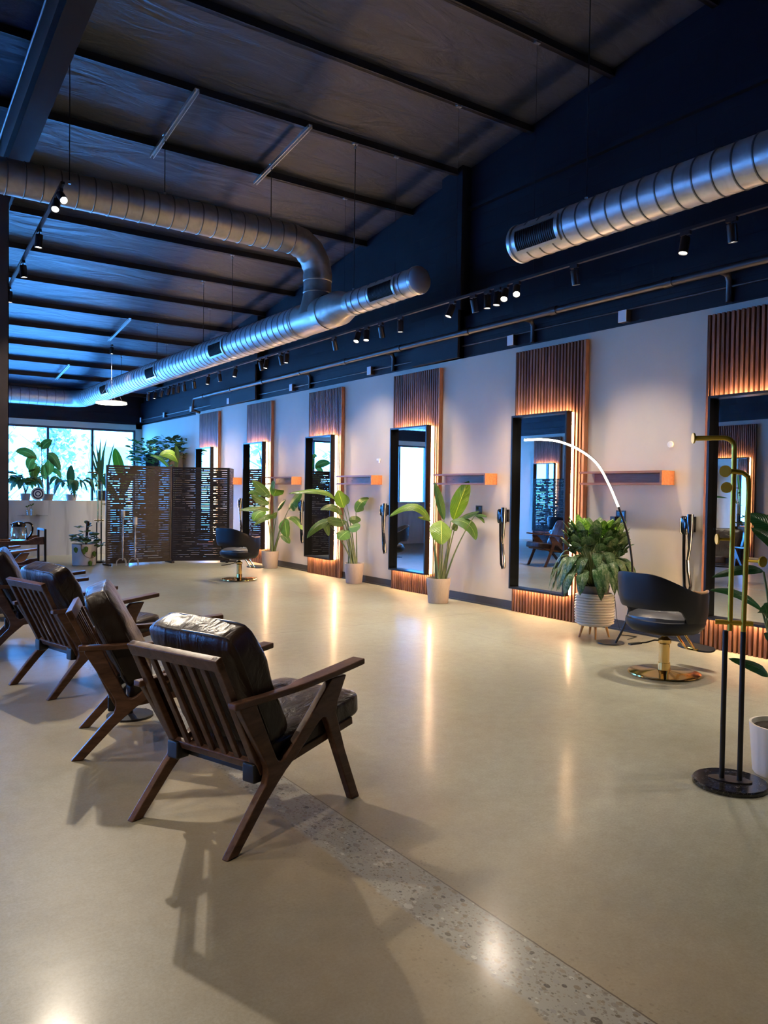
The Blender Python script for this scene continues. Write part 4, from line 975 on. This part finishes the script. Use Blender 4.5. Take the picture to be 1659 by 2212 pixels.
PD_S = [((-.043, .3), (-.074, .494)), ((-.029, .3), (-.091, .794)), ((-.009, .3), (-.11, 1.033)), ((-.009, .3), (.029, 1.093)), ((-.003, .3), (.039, .663)), ((0, .3), (-.112, .822)), ((.02, .3), (.014, 1.181)), ((.03, .3), (.1, 1.2)), ((.03, .3), (.05, .9))]
bird_plant('large leafed plant in a white pot, cut off at the right edge behind coat rack', (3.96, 2.105, 0), camyaw(3.95, 2.10), (.14, .16, .255), PD_L, PD_S, potm='pot_white', leafm='leaf_dark')

# ribbed planter with variegated bush
t = thing('ribbed_planter', 'white ribbed planter on light wooden legs holding a bushy plant, beside the arching lamp', 'planter', (6.15, 5.19, 0))
prof = [(0, .125), (.155, .125), (.172, .14)]
z = .14
for i in range(11):
    prof += [(.172+.006*sin(i/10*PI), z), (.19+.006*sin(i/10*PI), z+.008), (.19+.006*sin(i/10*PI), z+.016), (.172+.006*sin(i/10*PI), z+.024)]; z += .0265
prof += [(.168, z), (.168, z+.01), (.155, z+.01), (.155, z-.03), (0, z-.03)]
MB().lathe(prof, 56).build('planter_body', M['pot_white'], t)
MB().lathe([(0, z-.03), (.125, z-.03), (.145, z+.085), (.135, z+.085), (.13, z+.05), (0, z+.05)], 40).build('inner_pot', M['pot_grey'], t)
for an in (-2.35, -.6, 2.6, 1.0):
    m_ = MB(); m_.tube([(cos(an)*.11, sin(an)*.11, .135), (cos(an)*.15, sin(an)*.15, 0)], [.016, .009], 12); m_.build('leg', M['pinewood'], t)
t = thing('chinese_evergreen', 'bushy variegated plant spilling over the ribbed white planter', 'plant', (6.15, 5.19, .475), camyaw(6.15, 5.19))
fm = MB(); sm = MB(); random.seed(11)
for i in range(150):
    lev = i/150; an = i*2.39996+random.uniform(-.25, .25); el = 1.35-1.75*lev+random.uniform(-.12, .12)
    rr = .12+.29*lev**.6+random.uniform(-.03, .03)
    top_ = V((cos(an)*rr*.75, sin(an)*rr*.75, .50-.36*lev+random.uniform(-.03, .05)))
    ln = random.uniform(.23, .32); out = V((cos(an), sin(an), 0))
    if el > .55: q = top_+out*ln*.25+V((0, 0, ln*.5)); b = top_+out*ln*.5+V((0, 0, ln*.75*min(1, el)))
    else: q = top_+out*ln*.45+V((0, 0, ln*.18)); b = top_+out*ln*(.62-.1*lev)+V((0, 0, -ln*(.35+.5*lev)))
    kk = random.uniform(.75, 1.35)
    tt = (kk*1.5, kk*1.9, kk*.55) if lev < .12 else (kk, kk, kk)
    fm.leaf(top_, q, b, random.uniform(.088, .12), out*.6+V((0, 0, 1)), cup=.22, tint=tt, n=10, m=4, rip=.003)
    sm.tube([(cos(an)*.03, sin(an)*.03, 0), top_*.55+V((0, 0, .04)), top_], [.006, .005, .003], 5)
fm.build('foliage', M['leaf_var'], t); sm.build('stems', M['stem'], t)

# arching LED floor lamp
al = thing('arc_floor_lamp', 'arching floor lamp with glowing LED tube over a black stem, beside the bushy plant', 'floor lamp', (6.046, 4.839, 0), camyaw(6.046, 4.839))
MB().lathe([(0, 0), (.128, 0), (.13, .004), (.128, .010), (0, .012)], 40, (-.05, .03, 0)).build('base', M['black_metal'], al)
def spline(P, n=8):
    P = [V(p) for p in P]; P = [P[0]*2-P[1]]+P+[P[-1]*2-P[-2]]; out = []
    for i in range(1, len(P)-2):
        for k in range(n):
            t_ = k/n; a, b, c, d = P[i-1:i+3]
            out.append(.5*((2*b)+(c-a)*t_+(2*a-5*b+4*c-d)*t_*t_+(3*b-a-3*c+d)*t_**3))
    return out+[P[-2]]
m_ = MB(); m_.tube(spline([(0, 0, .01), (.084, 0, .205), (.128, 0, .45), (.136, 0, .719), (.111, 0, .933), (.066, 0, 1.12), (-.002, 0, 1.305)]), .0105, 10); m_.build('stem', M['black_metal'], al)
arcp = spline([(-.002, 0, 1.305), (-.095, 0, 1.52), (-.209, 0, 1.715), (-.375, 0, 1.845), (-.55, 0, 1.92), (-.72, 0, 1.945), (-.897, 0, 1.941)])
m_ = MB(); m_.tube(arcp, .0105, 10); m_.build('light_tube', M['led_arc'], al)
m_ = MB(); m_.tube([p+V((.004, 0, .009)) for p in arcp], .0055, 8); m_.build('light_housing', M['black_metal'], al)

# ------------------------------------------------------------------ slatted screen
def screen_panel(name_t, p, q, h=1.83, seed=0, par=None):
    random.seed(seed)
    p, q = V(p), V(q); d = (q-p); w = d.length; d.normalize(); nrm = V((-d.y, d.x, 0))
    F = Matrix(((d.x, nrm.x, 0, p.x), (d.y, nrm.y, 0, p.y), (0, 0, 1, 0), (0, 0, 0, 1)))
    m = MB(); b = .03; th = .011
    m.box((0, -th, .03), (b, th, h), M_=F); m.box((w-b, -th, .03), (w, th, h), M_=F); m.box((b, -th, .03), (w-b, th, .07), M_=F); m.box((b, -th, h-.035), (w-b, th, h), M_=F)
    m.build('panel_frame', M['screenwood'], par)
    m = MB(); pitch = .041; z = .07
    while z < h-.05:
        openrow = .0075 if z > 1.0 else .003
        m.box((b, -.006, z), (w-b, .006, z+pitch-openrow), M_=F)
        x = b
        while x < w-b:
            gap = random.choice((.03, .05, .09, .16, .22, .3)); x += gap; br = random.choice((.02, .03, .05, .1, .25))
            if x+br < w-b: m.box((x, -.0055, z+pitch-openrow), (x+br, .0055, z+pitch), M_=F)
            x += br
        z += pitch
    m.box((b, -.006, z), (w-b, .006, h-.034), M_=F)
    m.build('slatted_board', M['screenwood'], par)
    m = MB(); m.box((.0, -.16, 0), (.05, .16, .035), M_=F); m.box((w-.05, -.16, 0), (w, .16, .035), M_=F); m.build('foot', M['black_metal'], par)
sp_ = thing('slatted_screen', 'dark brown folding screen with rows of cut-out slots, behind the distant salon chair', 'room divider', (0, 0, 0))
screen_panel('a', (3.937, 14.58, 0), (5.19, 14.69, 0), 1.835, 1, sp_); screen_panel('b', (5.20, 14.69, 0), (6.19, 14.28, 0), 1.835, 2, sp_); screen_panel('c', (6.20, 14.29, 0), (6.53, 14.85, 0), 1.835, 5, sp_)

# candle holders
def candle_holder(lab, x, y, h, ch):
    t = thing('candle_holder', lab, 'candle holder', (x, y, 0), .4, 'tall metal candle holders by the screen')
    m = MB(); m.lathe([(0, .10), (.012, .10), (.010, .2), (.018, .30), (.012, .33), (.02, h*.5), (.024, h*.52), (.016, h*.55), (.02, h*.62), (.010, h*.9), (.03, h-.012), (.045, h), (0, h)], 14); m.build('stem', M['silver'], t)
    for k in range(3):
        an = 2.1*k+.3; c, s = cos(an), sin(an)
        m = MB(); m.tube([(0, 0, .13), (c*.06, s*.06, .13), (c*.10, s*.10, .09), (c*.115, s*.115, 0.01)], .010, 8); m.build('leg', M['silver'], t)
    c = MB(); c.lathe([(0, h), (.037, h), (.037, h+ch), (.03, h+ch-.012), (.01, h+ch-.02), (0, h+ch-.02)], 20); tt = tag(c.build('candle', M['candle'], loc=(x, y, 0)), 'cream pillar candle on the %s candle holder' % ('taller, left' if h > .8 else 'shorter, right'), 'candle', 'pillar candles')
    return t
candle_holder('taller left candle holder with three curved feet, in front of the slatted screen', 4.20, 14.42, .885, .125)
candle_holder('shorter right candle holder with three curved feet, in front of the slatted screen', 4.40, 14.35, .755, .13)

# white pot with trailing plant
def spray(fm, n, c, rad, size, zs, rnd=.5, tint=(.7, 1.3), droop=.3):
    for i in range(n):
        an = random.uniform(0, 2*PI); r = rad*math.sqrt(random.random()); zz = random.uniform(*zs)
        a = V(c)+V((cos(an)*r, sin(an)*r, zz)); ln = size*random.uniform(.7, 1.3); out = V((cos(an), sin(an), random.uniform(-droop, .5)))
        b = a+out*ln; q = (a+b)/2+V((0, 0, ln*.25))
        fm.leaf(a, q, b, ln*random.uniform(.55, .75), out*.3+V((random.uniform(-.4, .4), random.uniform(-.7, .1), 1)), tint=tinted(random.uniform(*tint)), n=6, m=4, peak=.35)
random.seed(21)
t = thing('trailing_plant', 'leafy trailing plant in a wide white pot left of the slatted screen', 'potted plant', (3.63, 14.86, 0))
MB().lathe([(0, 0), (.19, 0), (.205, .012), (.213, .36), (.213, .39), (.2, .39), (.198, .35), (0, .35)], 40).build('pot', M['pot_white'], t)
fm = MB(); spray(fm, 46, (0, 0, .4), .22, .13, (0, .16)); spray(fm, 16, (.02, 0, .55), .1, .12, (0, .2)); spray(fm, 14, (.33, -.05, .3), .1, .13, (0, .12))
for x, z in ((-.2, .30), (-.06, .27), (.05, .05), (.12, .22), (-.02, .31)): fm.leaf((x, -.22, z+.05), (x, -.235, z), (x+.01, -.235, z-.06), .075, (0, -1, .2), tint=(1.2, 1.4, .8), n=6, m=4, peak=.3)
fm.build('foliage', M['leaf'], t)
m_ = MB(); m_.tube(spline([(-.1, -.2, .40), (-.1, -.225, .28), (-.02, -.23, .17), (.1, -.225, .15), (.16, -.22, .26), (.17, -.2, .4)]), .005, 6); m_.tube([(.03, 0, .36), (.07, .02, .8)], [.02, .028], 8); m_.build('stems', M['bark'], t)

# plants along the half wall
def ledge_plant(name, lab, x, z0, pr0, ph, potm, build_f, y=17.35):
    t = thing(name, lab, 'potted plant', (x, y, z0))
    MB().lathe([(0, 0), (pr0*.8, 0), (pr0, ph), (pr0-.01, ph), (pr0-.015, ph-.02), (0, ph-.02)], 24).build('pot', M[potm], t)
    fm = MB(); sm = MB(); lm = build_f(fm, sm, ph) or 'leaf_dark'
    fm.build('foliage', M[lm], t); sm.build('stems', M['stem'], t)
    return t
def big_arch(fm, sm, n, r, zt, ln, w, h, seed=1, droop=1.0):
    random.seed(seed)
    for i in range(n):
        an = i*2.4+random.uniform(-.3, .3); rr = r*random.uniform(.55, 1.0); zz = zt*random.uniform(.75, 1.05)
        a = V((cos(an)*rr*.7, sin(an)*rr*.45, h+zz)); b = a+V((cos(an)*ln*.55, sin(an)*ln*.35, -ln*random.uniform(.2, .9)*droop)); q = a+V((cos(an)*ln*.4, sin(an)*ln*.3, ln*.25))
        fm.leaf(a, q, b, w*random.uniform(.8, 1.15), V((cos(an)*.5, -.6, .8)), tint=tinted(random.uniform(.7, 1.3)), n=9, m=4)
        sm.tube([(0, 0, h-.02), (cos(an)*rr*.3, sin(an)*rr*.2, h+zz*.7), a], .004, 5)
def f1(fm, sm, h): big_arch(fm, sm, 22, .28, .32, .30, .13, h, 3, .9); spray(fm, 16, (0, 0, h+.2), .25, .16, (0, .28)); return 'leaf'
ledge_plant('peace_lily', 'bushy green plant in a grey pot at the left end of the half wall', 2.98+.1, 1.14, .10, .14, 'pot_beige', f1)
def f2(fm, sm, h):
    sm.tube([(-.08, 0, h-.02), (-.1, 0, .6), (-.12, 0, 1.13)], [.016, .012, .006], 8); sm.tube([(.05, 0, h-.02), (.02, 0, .5), (.0, 0, .75)], [.01, .008, .005], 8)
    for a, q, b, w, tt in (((-.2, .85), (-.4, 1.05), (-.62, .98), .17, 1.2), ((-.12, 1.05), (-.05, 1.2), (.08, 1.25), .15, 1.1), ((-.12, 1.1), (-.2, 1.2), (-.17, 1.12), .1, 1.8), ((0, .95), (.1, .98), (.24, .62), .17, .9), ((-.2, .85), (-.36, .9), (-.38, .62), .15, 1.9),
                           ((-.2, .75), (-.3, .75), (-.28, .4), .17, 1.9), ((-.15, .7), (-.25, .65), (-.32, .3), .13, 1.2), ((0, .85), (.08, .8), (.0, .5), .16, 2.0), ((.05, .6), (.2, .7), (.25, .45), .1, 1.6), ((-.05, .75), (-.1, .6), (-.04, .42), .12, 1.8)):
        fm.leaf((a[0], 0, a[1]), (q[0], -.05, q[1]), (b[0], -.08, b[1]), w*1.22, (0, -1, .35), tint=(tt*.9, tt, tt*.9), n=10, m=6); sm.tube([(-.11, 0, a[1]-.12), (a[0], 0, a[1])], .005, 5)
    return 'leaf'
ledge_plant('rubber_plant', 'tall two-stemmed plant with big oval leaves in a tan pot on the half wall', 3.5, 1.14, .125, .135, 'pot_tan', f2)
def f3(fm, sm, h):
    big_arch(fm, sm, 14, .42, .33, .36, .13, h, 8, 1.1)
    fm.leaf((0, 0, h+.15), (-.02, -.02, h+.4), (-.02, -.05, h+.62), .17, (0, -1, .2), tint=(.7, .8, .7), n=10, m=6)
    return 'leaf_dark'
ledge_plant('dark_leaf_plant', 'dark drooping plant with one upright leaf in a grey pot on the half wall', 3.975, 1.14, .115, .13, 'pot_beige', f3)
def f4(fm, sm, h):
    random.seed(4)
    for i in range(15):
        x = random.uniform(-.16, .16); hh = random.uniform(.45, 1.2); dx = random.uniform(-.22, .22); fm.leaf((x*.5, random.uniform(-.05, .05), h-.02), (x*.8, 0, h+hh*.5), (x+dx, 0, h+hh), .045, (0, -1, 0), tint=.8, n=8, m=2, peak=.4)
    big_arch(fm, sm, 6, .2, .35, .25, .12, h, 5, .8)
    return 'leaf_dark'
ledge_plant('snake_plant', 'spiky tall dark plant in a black pot at the right end of the half wall', 4.60, 1.14, .13, .22, 'pot_black', f4)
# striped round vase
rv = thing('striped_disc_vase', 'round vase with navy and cream concentric rings on the half wall', 'vase', (3.30, 17.27, 1.14+.135))
Q = Matrix.Rotation(PI/2, 3, 'X')
for i, (r0, r1) in enumerate(((.0, .035), (.035, .055), (.055, .08), (.08, .105), (.105, .132))):
    m_ = MB(); th = .022-.002*i; m_.lathe([(r0, -th), (r1, -th), (r1, th), (r0, th)] if r0 else [(0, -th), (r1, -th), (r1, th), (0, th)], 36, M_=Q); m_.build('ring', M['cream' if i % 2 == 0 else 'navyring'], rv)
# small glass shelf on the half wall with two glass vases
gs = thing('glass_shelf', 'small clear glass shelf on the white half wall behind the kettle', 'shelf', (3.18, 17.22, .83))
boxo('shelf_glass', (-.28, -.13, 0), (.28, 0, .008), M['glass'], gs)
for x in (-.16, .12): boxo('shelf_bracket', (x-.03, -.04, -.012), (x+.03, 0, .022), M['galv'], gs)
for x, hh, lab in ((-.02, .14, 'taller small glass vase with a green sprig on the glass shelf'), (-.1, .11, 'shorter small glass vase on the glass shelf')):
    t = thing('glass_vase', lab, 'vase', (3.18+x, 17.15, .838), 0, 'small glass vases')
    MB().lathe([(0, 0), (.03, 0), (.03, hh), (.027, hh), (.027, .006), (0, .006)], 16).build('vase_glass', M['glass'], t)
    m_ = MB(); m_.tube([(0, 0, .02), (.01, 0, hh+.08)], .003, 5)
    m_.leaf((.01, 0, hh+.06), (.03, 0, hh+.1), (.05, 0, hh+.09), .03, (0, -1, 0)); m_.leaf((.01, 0, hh+.05), (-.02, 0, hh+.08), (-.03, 0, hh+.06), .03, (0, -1, 0)); m_.build('sprig', M['leaf'], t)
# plants behind the screen
t = thing('tall_leaf_plant', 'bright green paddle leaves rising behind the left part of the slatted screen', 'potted plant', (4.50, 15.6, 0))
pot_mesh(.15, .18, .35).build('pot', M['pot_black'], t)
fm = MB(); fm.leaf((.07, 0, 1.5), (-.06, -.02, 1.95), (-.12, 0, 2.2), .22, (.2, -1, .1), tint=(.9, 2.2, .9), n=14, m=6); fm.leaf((.0, 0, 1.2), (.1, .1, 1.6), (.3, .1, 1.75), .18, (0, -1, .3), tint=1.1)
fm.leaf((0, .05, 1.1), (-.2, .1, 1.5), (-.35, .1, 1.6), .15, (0, -1, .3)); fm.build('foliage', M['leaf'], t)
sm = MB(); sm.tube([(0, 0, .3), (.08, 0, 1.5)], .012, 8); sm.tube([(0, .02, .3), (0, .02, 1.2)], .012, 8); sm.tube([(0, .04, .3), (0, .05, 1.1)], .012, 8); sm.build('stems', M['stem'], t)
t = thing('tall_leaf_plant', 'yellow-green drooping leaf plant rising above the middle of the slatted screen', 'potted plant', (5.45, 15.5, 0))
pot_mesh(.15, .18, .35).build('pot', M['pot_black'], t)
fm = MB(); fm.leaf((.16, 0, 1.95), (.05, -.02, 2.22), (-.22, 0, 2.08), .22, (0, -1, .5), tint=(3.2, 2.6, 1.2), n=14, m=6); fm.leaf((.0, 0, 1.8), (-.2, 0, 2.1), (-.42, 0, 2.06), .08, (0, -1, .5), tint=(1.6, 2, 1.8)); fm.leaf((.1, 0, 1.7), (.2, 0, 2.2), (.1, 0, 2.3), .1, (0, -1, .2), tint=.6)
fm.build('foliage', M['leaf'], t); sm = MB(); sm.tube([(0, 0, .3), (.1, 0, 1.2), (.16, 0, 1.95)], .011, 8); sm.tube([(0, .02, .3), (0, .02, 1.8)], .011, 8); sm.tube([(0, .02, .3), (.1, 0, 1.7)], .011, 8); sm.build('stems', M['stem'], t)
# tall black planters with trailing greenery by the far right wall
for i, (y, x, lab) in enumerate(((19.95, 6.45, 'left tall black column planter with trailing greenery by the far wall'), (18.25, 6.45, 'right tall black column planter with trailing greenery by the far wall'))):
    t = thing('column_planter', lab, 'potted plant', (x, y, 0), 0, 'column planters by the far wall')
    MB().box((-.17, -.30, 0), (.17, .30, 2.28)).build('planter', M['pot_black'], t, bevel=.01)
    random.seed(30+i); fm = MB(); spray(fm, 190, (-.05, 0, 2.22), .42, .14, (-.12, .42), tint=(.5, 1.4)); spray(fm, 46, (-.22, .38, 1.75), .08, .12, (-.1, .5)); spray(fm, 40, (-.22, -.36, 1.8), .08, .12, (-.1, .5)); fm.build('foliage', M['leaf'], t)

# ------------------------------------------------------------------ bar cart and kettle
bc = thing('bar_cart', 'wooden bar cart with black metal frame at the left edge', 'cart', (1.13, 9.18, 0))
def RX(x): return x-1.13
for x in (.45, 1.795):
    for y in (-.18, .18):
        m_ = MB(); m_.box((RX(x)-.011, y-.011, .05), (RX(x)+.011, y+.011, .965)); m_.build('post', M['black_metal'], bc)
        m_ = MB(); m_.lathe([(0, -.012), (.028, -.012), (.028, .012), (0, .012)], 18, (RX(x), y, .028), M_=Matrix.Rotation(PI/2, 3, 'X')); m_.build('caster', M['black'], bc)
    m_ = MB(); m_.box((RX(x)-.011, -.18, .945), (RX(x)+.011, .18, .965)); m_.build('handle', M['black_metal'], bc)
for z in (.80, .54, .18):
    m_ = MB(); m_.box((RX(.46), -.17, z), (RX(1.785), .17, z+.018))
    for s in (-1, 1): m_.prism([(RX(.46), z), (RX(1.785), z), (RX(1.785), z+.085), (RX(1.70), z+.08), (RX(1.62), z+.045), (RX(.6), z+.045), (RX(.5), z+.08), (RX(.46), z+.085)], s*.17, s*.182, lambda a, b, y: V((a, y, b)))
    m_.build('tray', M['chairwood'], bc, bevel=.003)
kt = thing('electric_kettle', 'glass electric kettle with black lid and handle on the bar cart', 'kettle', (1.555, 9.13, .818), 0)
MB().lathe([(0, 0), (.082, 0), (.084, .012), (.078, .028), (0, .03)], 32).build('power_base', M['gloss_black'], kt)
MB().lathe([(.074, .03), (.08, .05), (.082, .09), (.074, .16), (.068, .175), (.065, .175), (.071, .16), (.079, .09), (.077, .05), (.071, .034)], 32).build('jug', M['glass'], kt)
m_ = MB(); m_.lathe([(.066, .172), (.071, .178), (.068, .20), (.05, .218), (.015, .228), (0, .228)], 28); m_.add([(-.06, -.02, .2), (-.06, .02, .2), (-.10, 0, .205), (-.065, 0, .178)], [(0, 1, 2), (0, 2, 3), (1, 3, 2), (0, 3, 1)]); m_.build('lid', M['gloss_black'], kt)
m_ = MB(); m_.tube(spline([(.055, 0, .213), (.10, 0, .212), (.132, 0, .185), (.137, 0, .13), (.118, 0, .075), (.075, 0, .03)]), .0105, 10); m_.tube([(.068, 0, .17), (.082, 0, .09), (.074, 0, .03)], .006, 8); m_.build('handle', M['gloss_black'], kt)
m_ = MB(); m_.tube(spline([(0, 0, 0), (.06, .03, 0), (.10, -.02, 0), (.04, -.07, .0), (-.05, -.04, 0), (-.12, -.06, .0)]), .004, 6)
tag(m_.build('power_cord', M['black'], loc=(1.38, 9.08, .824)), 'thin black power cord lying on the bar cart left of the kettle', 'cord')

# ------------------------------------------------------------------ opposite side of the room (seen in the mirrors)
opp = [(16.6, 'backlit mirror across the room, seen reflected in the second nearest mirror'), (10.6, 'backlit mirror across the room, seen reflected in the nearest mirror')]
for i, (y, lab) in enumerate(opp):
    dup(pan0, (LX+.004, y, 0), PI, 'walnut slat strip across the room, ' + ['reflected in the second nearest mirror', 'reflected in the nearest mirror', 'nearest to the camera side'][i])
    dup(mir0, (LX+.112, y, 0), PI, lab)
t = thing('slatted_screen', 'dark slatted screen across the room, seen only in the mirrors', 'room divider', (0, 0, 0))
screen_panel('d', (-2.6, 13.2, 0), (-2.9, 14.4, 0), 1.83, 11, t); screen_panel('e', (-2.9, 14.41, 0), (-2.7, 15.6, 0), 1.83, 12, t)
dup(s0, (-2.3, 14.2, 0), A(170)-PI/2, 'black salon chair across the room, seen only in the mirrors')

dup([o for o in bpy.data.objects if o.name == 'bird_of_paradise_plant'][0], (-3.3, 13.3, 0), 1.2, 'bird of paradise plant across the room, seen only in the mirrors')
dup([o for o in bpy.data.objects if o.name == 'bird_of_paradise_plant.001'][0], (-3.5, 12.3, 0), 2.2, 'second bird of paradise plant across the room, seen only in the mirrors')

# ------------------------------------------------------------------ outside
struct(boxo('ground_outside', (-30, Y1+.25, -.25), (30, 60, -.13), M['paving']))
ew = boxo('outside_pillar', (6.15, 23.2, -.13), (6.9, 24.0, 4.5), M['extwall']); tag(ew, 'pale square pillar outside the far window', 'pillar')
def tree(lab, x, y, h, r, n, seed, trunk_h):
    t = thing('tree', lab, 'tree', (x, y, -.13), 0, 'trees outside the far windows')
    random.seed(seed); sm = MB(); sm.tube([(0, 0, 0), (.1, 0, trunk_h*.6), (0, 0, h*.85)], [.16, .12, .03], 8)
    for i in range(9):
        an = random.uniform(0, 6.28); z = trunk_h+(h-trunk_h)*random.uniform(.0, .7); sm.tube([(0, 0, z), (cos(an)*r*.5, sin(an)*r*.5, z+.5), (cos(an)*r*.9, sin(an)*r*.9, z+.9)], [.05, .03, .01], 5)
    sm.build('trunk', M['trunk'], t)
    fm = MB()
    for i in range(n):
        an = random.uniform(0, 6.28); rr = r*math.sqrt(random.random()); z = trunk_h+(h-trunk_h)*random.random(); rr *= 1-.6*(z-trunk_h)/(h-trunk_h); s = .16
        c = V((cos(an)*rr, sin(an)*rr, z)); d = V((random.uniform(-1, 1), random.uniform(-1, 1), random.uniform(-1, 1)))*s; e = V((random.uniform(-1, 1), random.uniform(-1, 1), random.uniform(-1, 1)))*s
        fm.add([c, c+d, c+d+e, c+e], [(0, 1, 2, 3)])
    fm.build('foliage', M['foliage'], t)
tree('round leafy tree outside the middle window pane', 6.3, 30, 4.0, 1.3, 700, 1, 1.0)
tree('sparse tree outside the left window pane', 3.9, 27.5, 4.4, 1.2, 300, 2, .5)
tree('tall thin tree outside the middle window pane', 8.6, 34, 7.5, .4, 220, 3, 1.5)
tree('leafy tree outside, seen only in the mirrors', -1.5, 29, 5, 1.8, 500, 4, 1.0)
tree('second leafy tree outside, seen only in the mirrors', -6.5, 31, 5.5, 2.0, 500, 5, 1.2)

# ------------------------------------------------------------------ light from outside
w = bpy.data.worlds.new('sky'); sc.world = w; w.use_nodes = True
bg = w.node_tree.nodes['Background']; bg.inputs[0].default_value = (.06, .32, 1.0, 1); bg.inputs[1].default_value = 30.0
sd = bpy.data.lights.new('sun', 'SUN'); sd.energy = 4; sd.angle = .02; sd.color = (1, .96, .9)
so = bpy.data.objects.new('sun', sd); COL.objects.link(so); so.rotation_euler = V((.25, .8, -.75)).to_track_quat('-Z', 'Y').to_euler(); so.location = (0, -5, 12)

# ------------------------------------------------------------------ camera
F_, YAW, PIT, ROL, HH = 1692.85, .605012, -.0262486, .0135447, 1.42
f = V((sin(YAW)*cos(PIT), cos(YAW)*cos(PIT), sin(PIT))); r = V((cos(YAW), -sin(YAW), 0)); u = r.cross(f)
r2 = r*cos(ROL)+u*sin(ROL); u2 = u*cos(ROL)-r*sin(ROL)
cam = bpy.data.cameras.new('camera'); co = bpy.data.objects.new('camera', cam); COL.objects.link(co)
mw = Matrix((r2, u2, -f)).transposed().to_4x4(); mw.translation = (0, 0, HH); co.matrix_world = mw
cam.sensor_fit = 'VERTICAL'; cam.sensor_height = 36; cam.lens = F_/2212*36; cam.clip_end = 200; cam.clip_start = .05
sc.camera = co
vs_ = sc.view_settings; vs_.view_transform = 'Standard'; vs_.look = 'None'; vs_.exposure = .55; vs_.gamma = 1; vs_.use_curve_mapping = False
sc.cycles.use_denoising = True
sc.cycles.use_adaptive_sampling = True; sc.cycles.adaptive_threshold = .04
sc.cycles.max_bounces = 7; sc.cycles.diffuse_bounces = 3; sc.cycles.glossy_bounces = 4; sc.cycles.transparent_max_bounces = 10
sc.cycles.sample_clamp_indirect = 6; sc.cycles.caustics_reflective = False; sc.cycles.caustics_refractive = False
sc.cycles.blur_glossy = .5
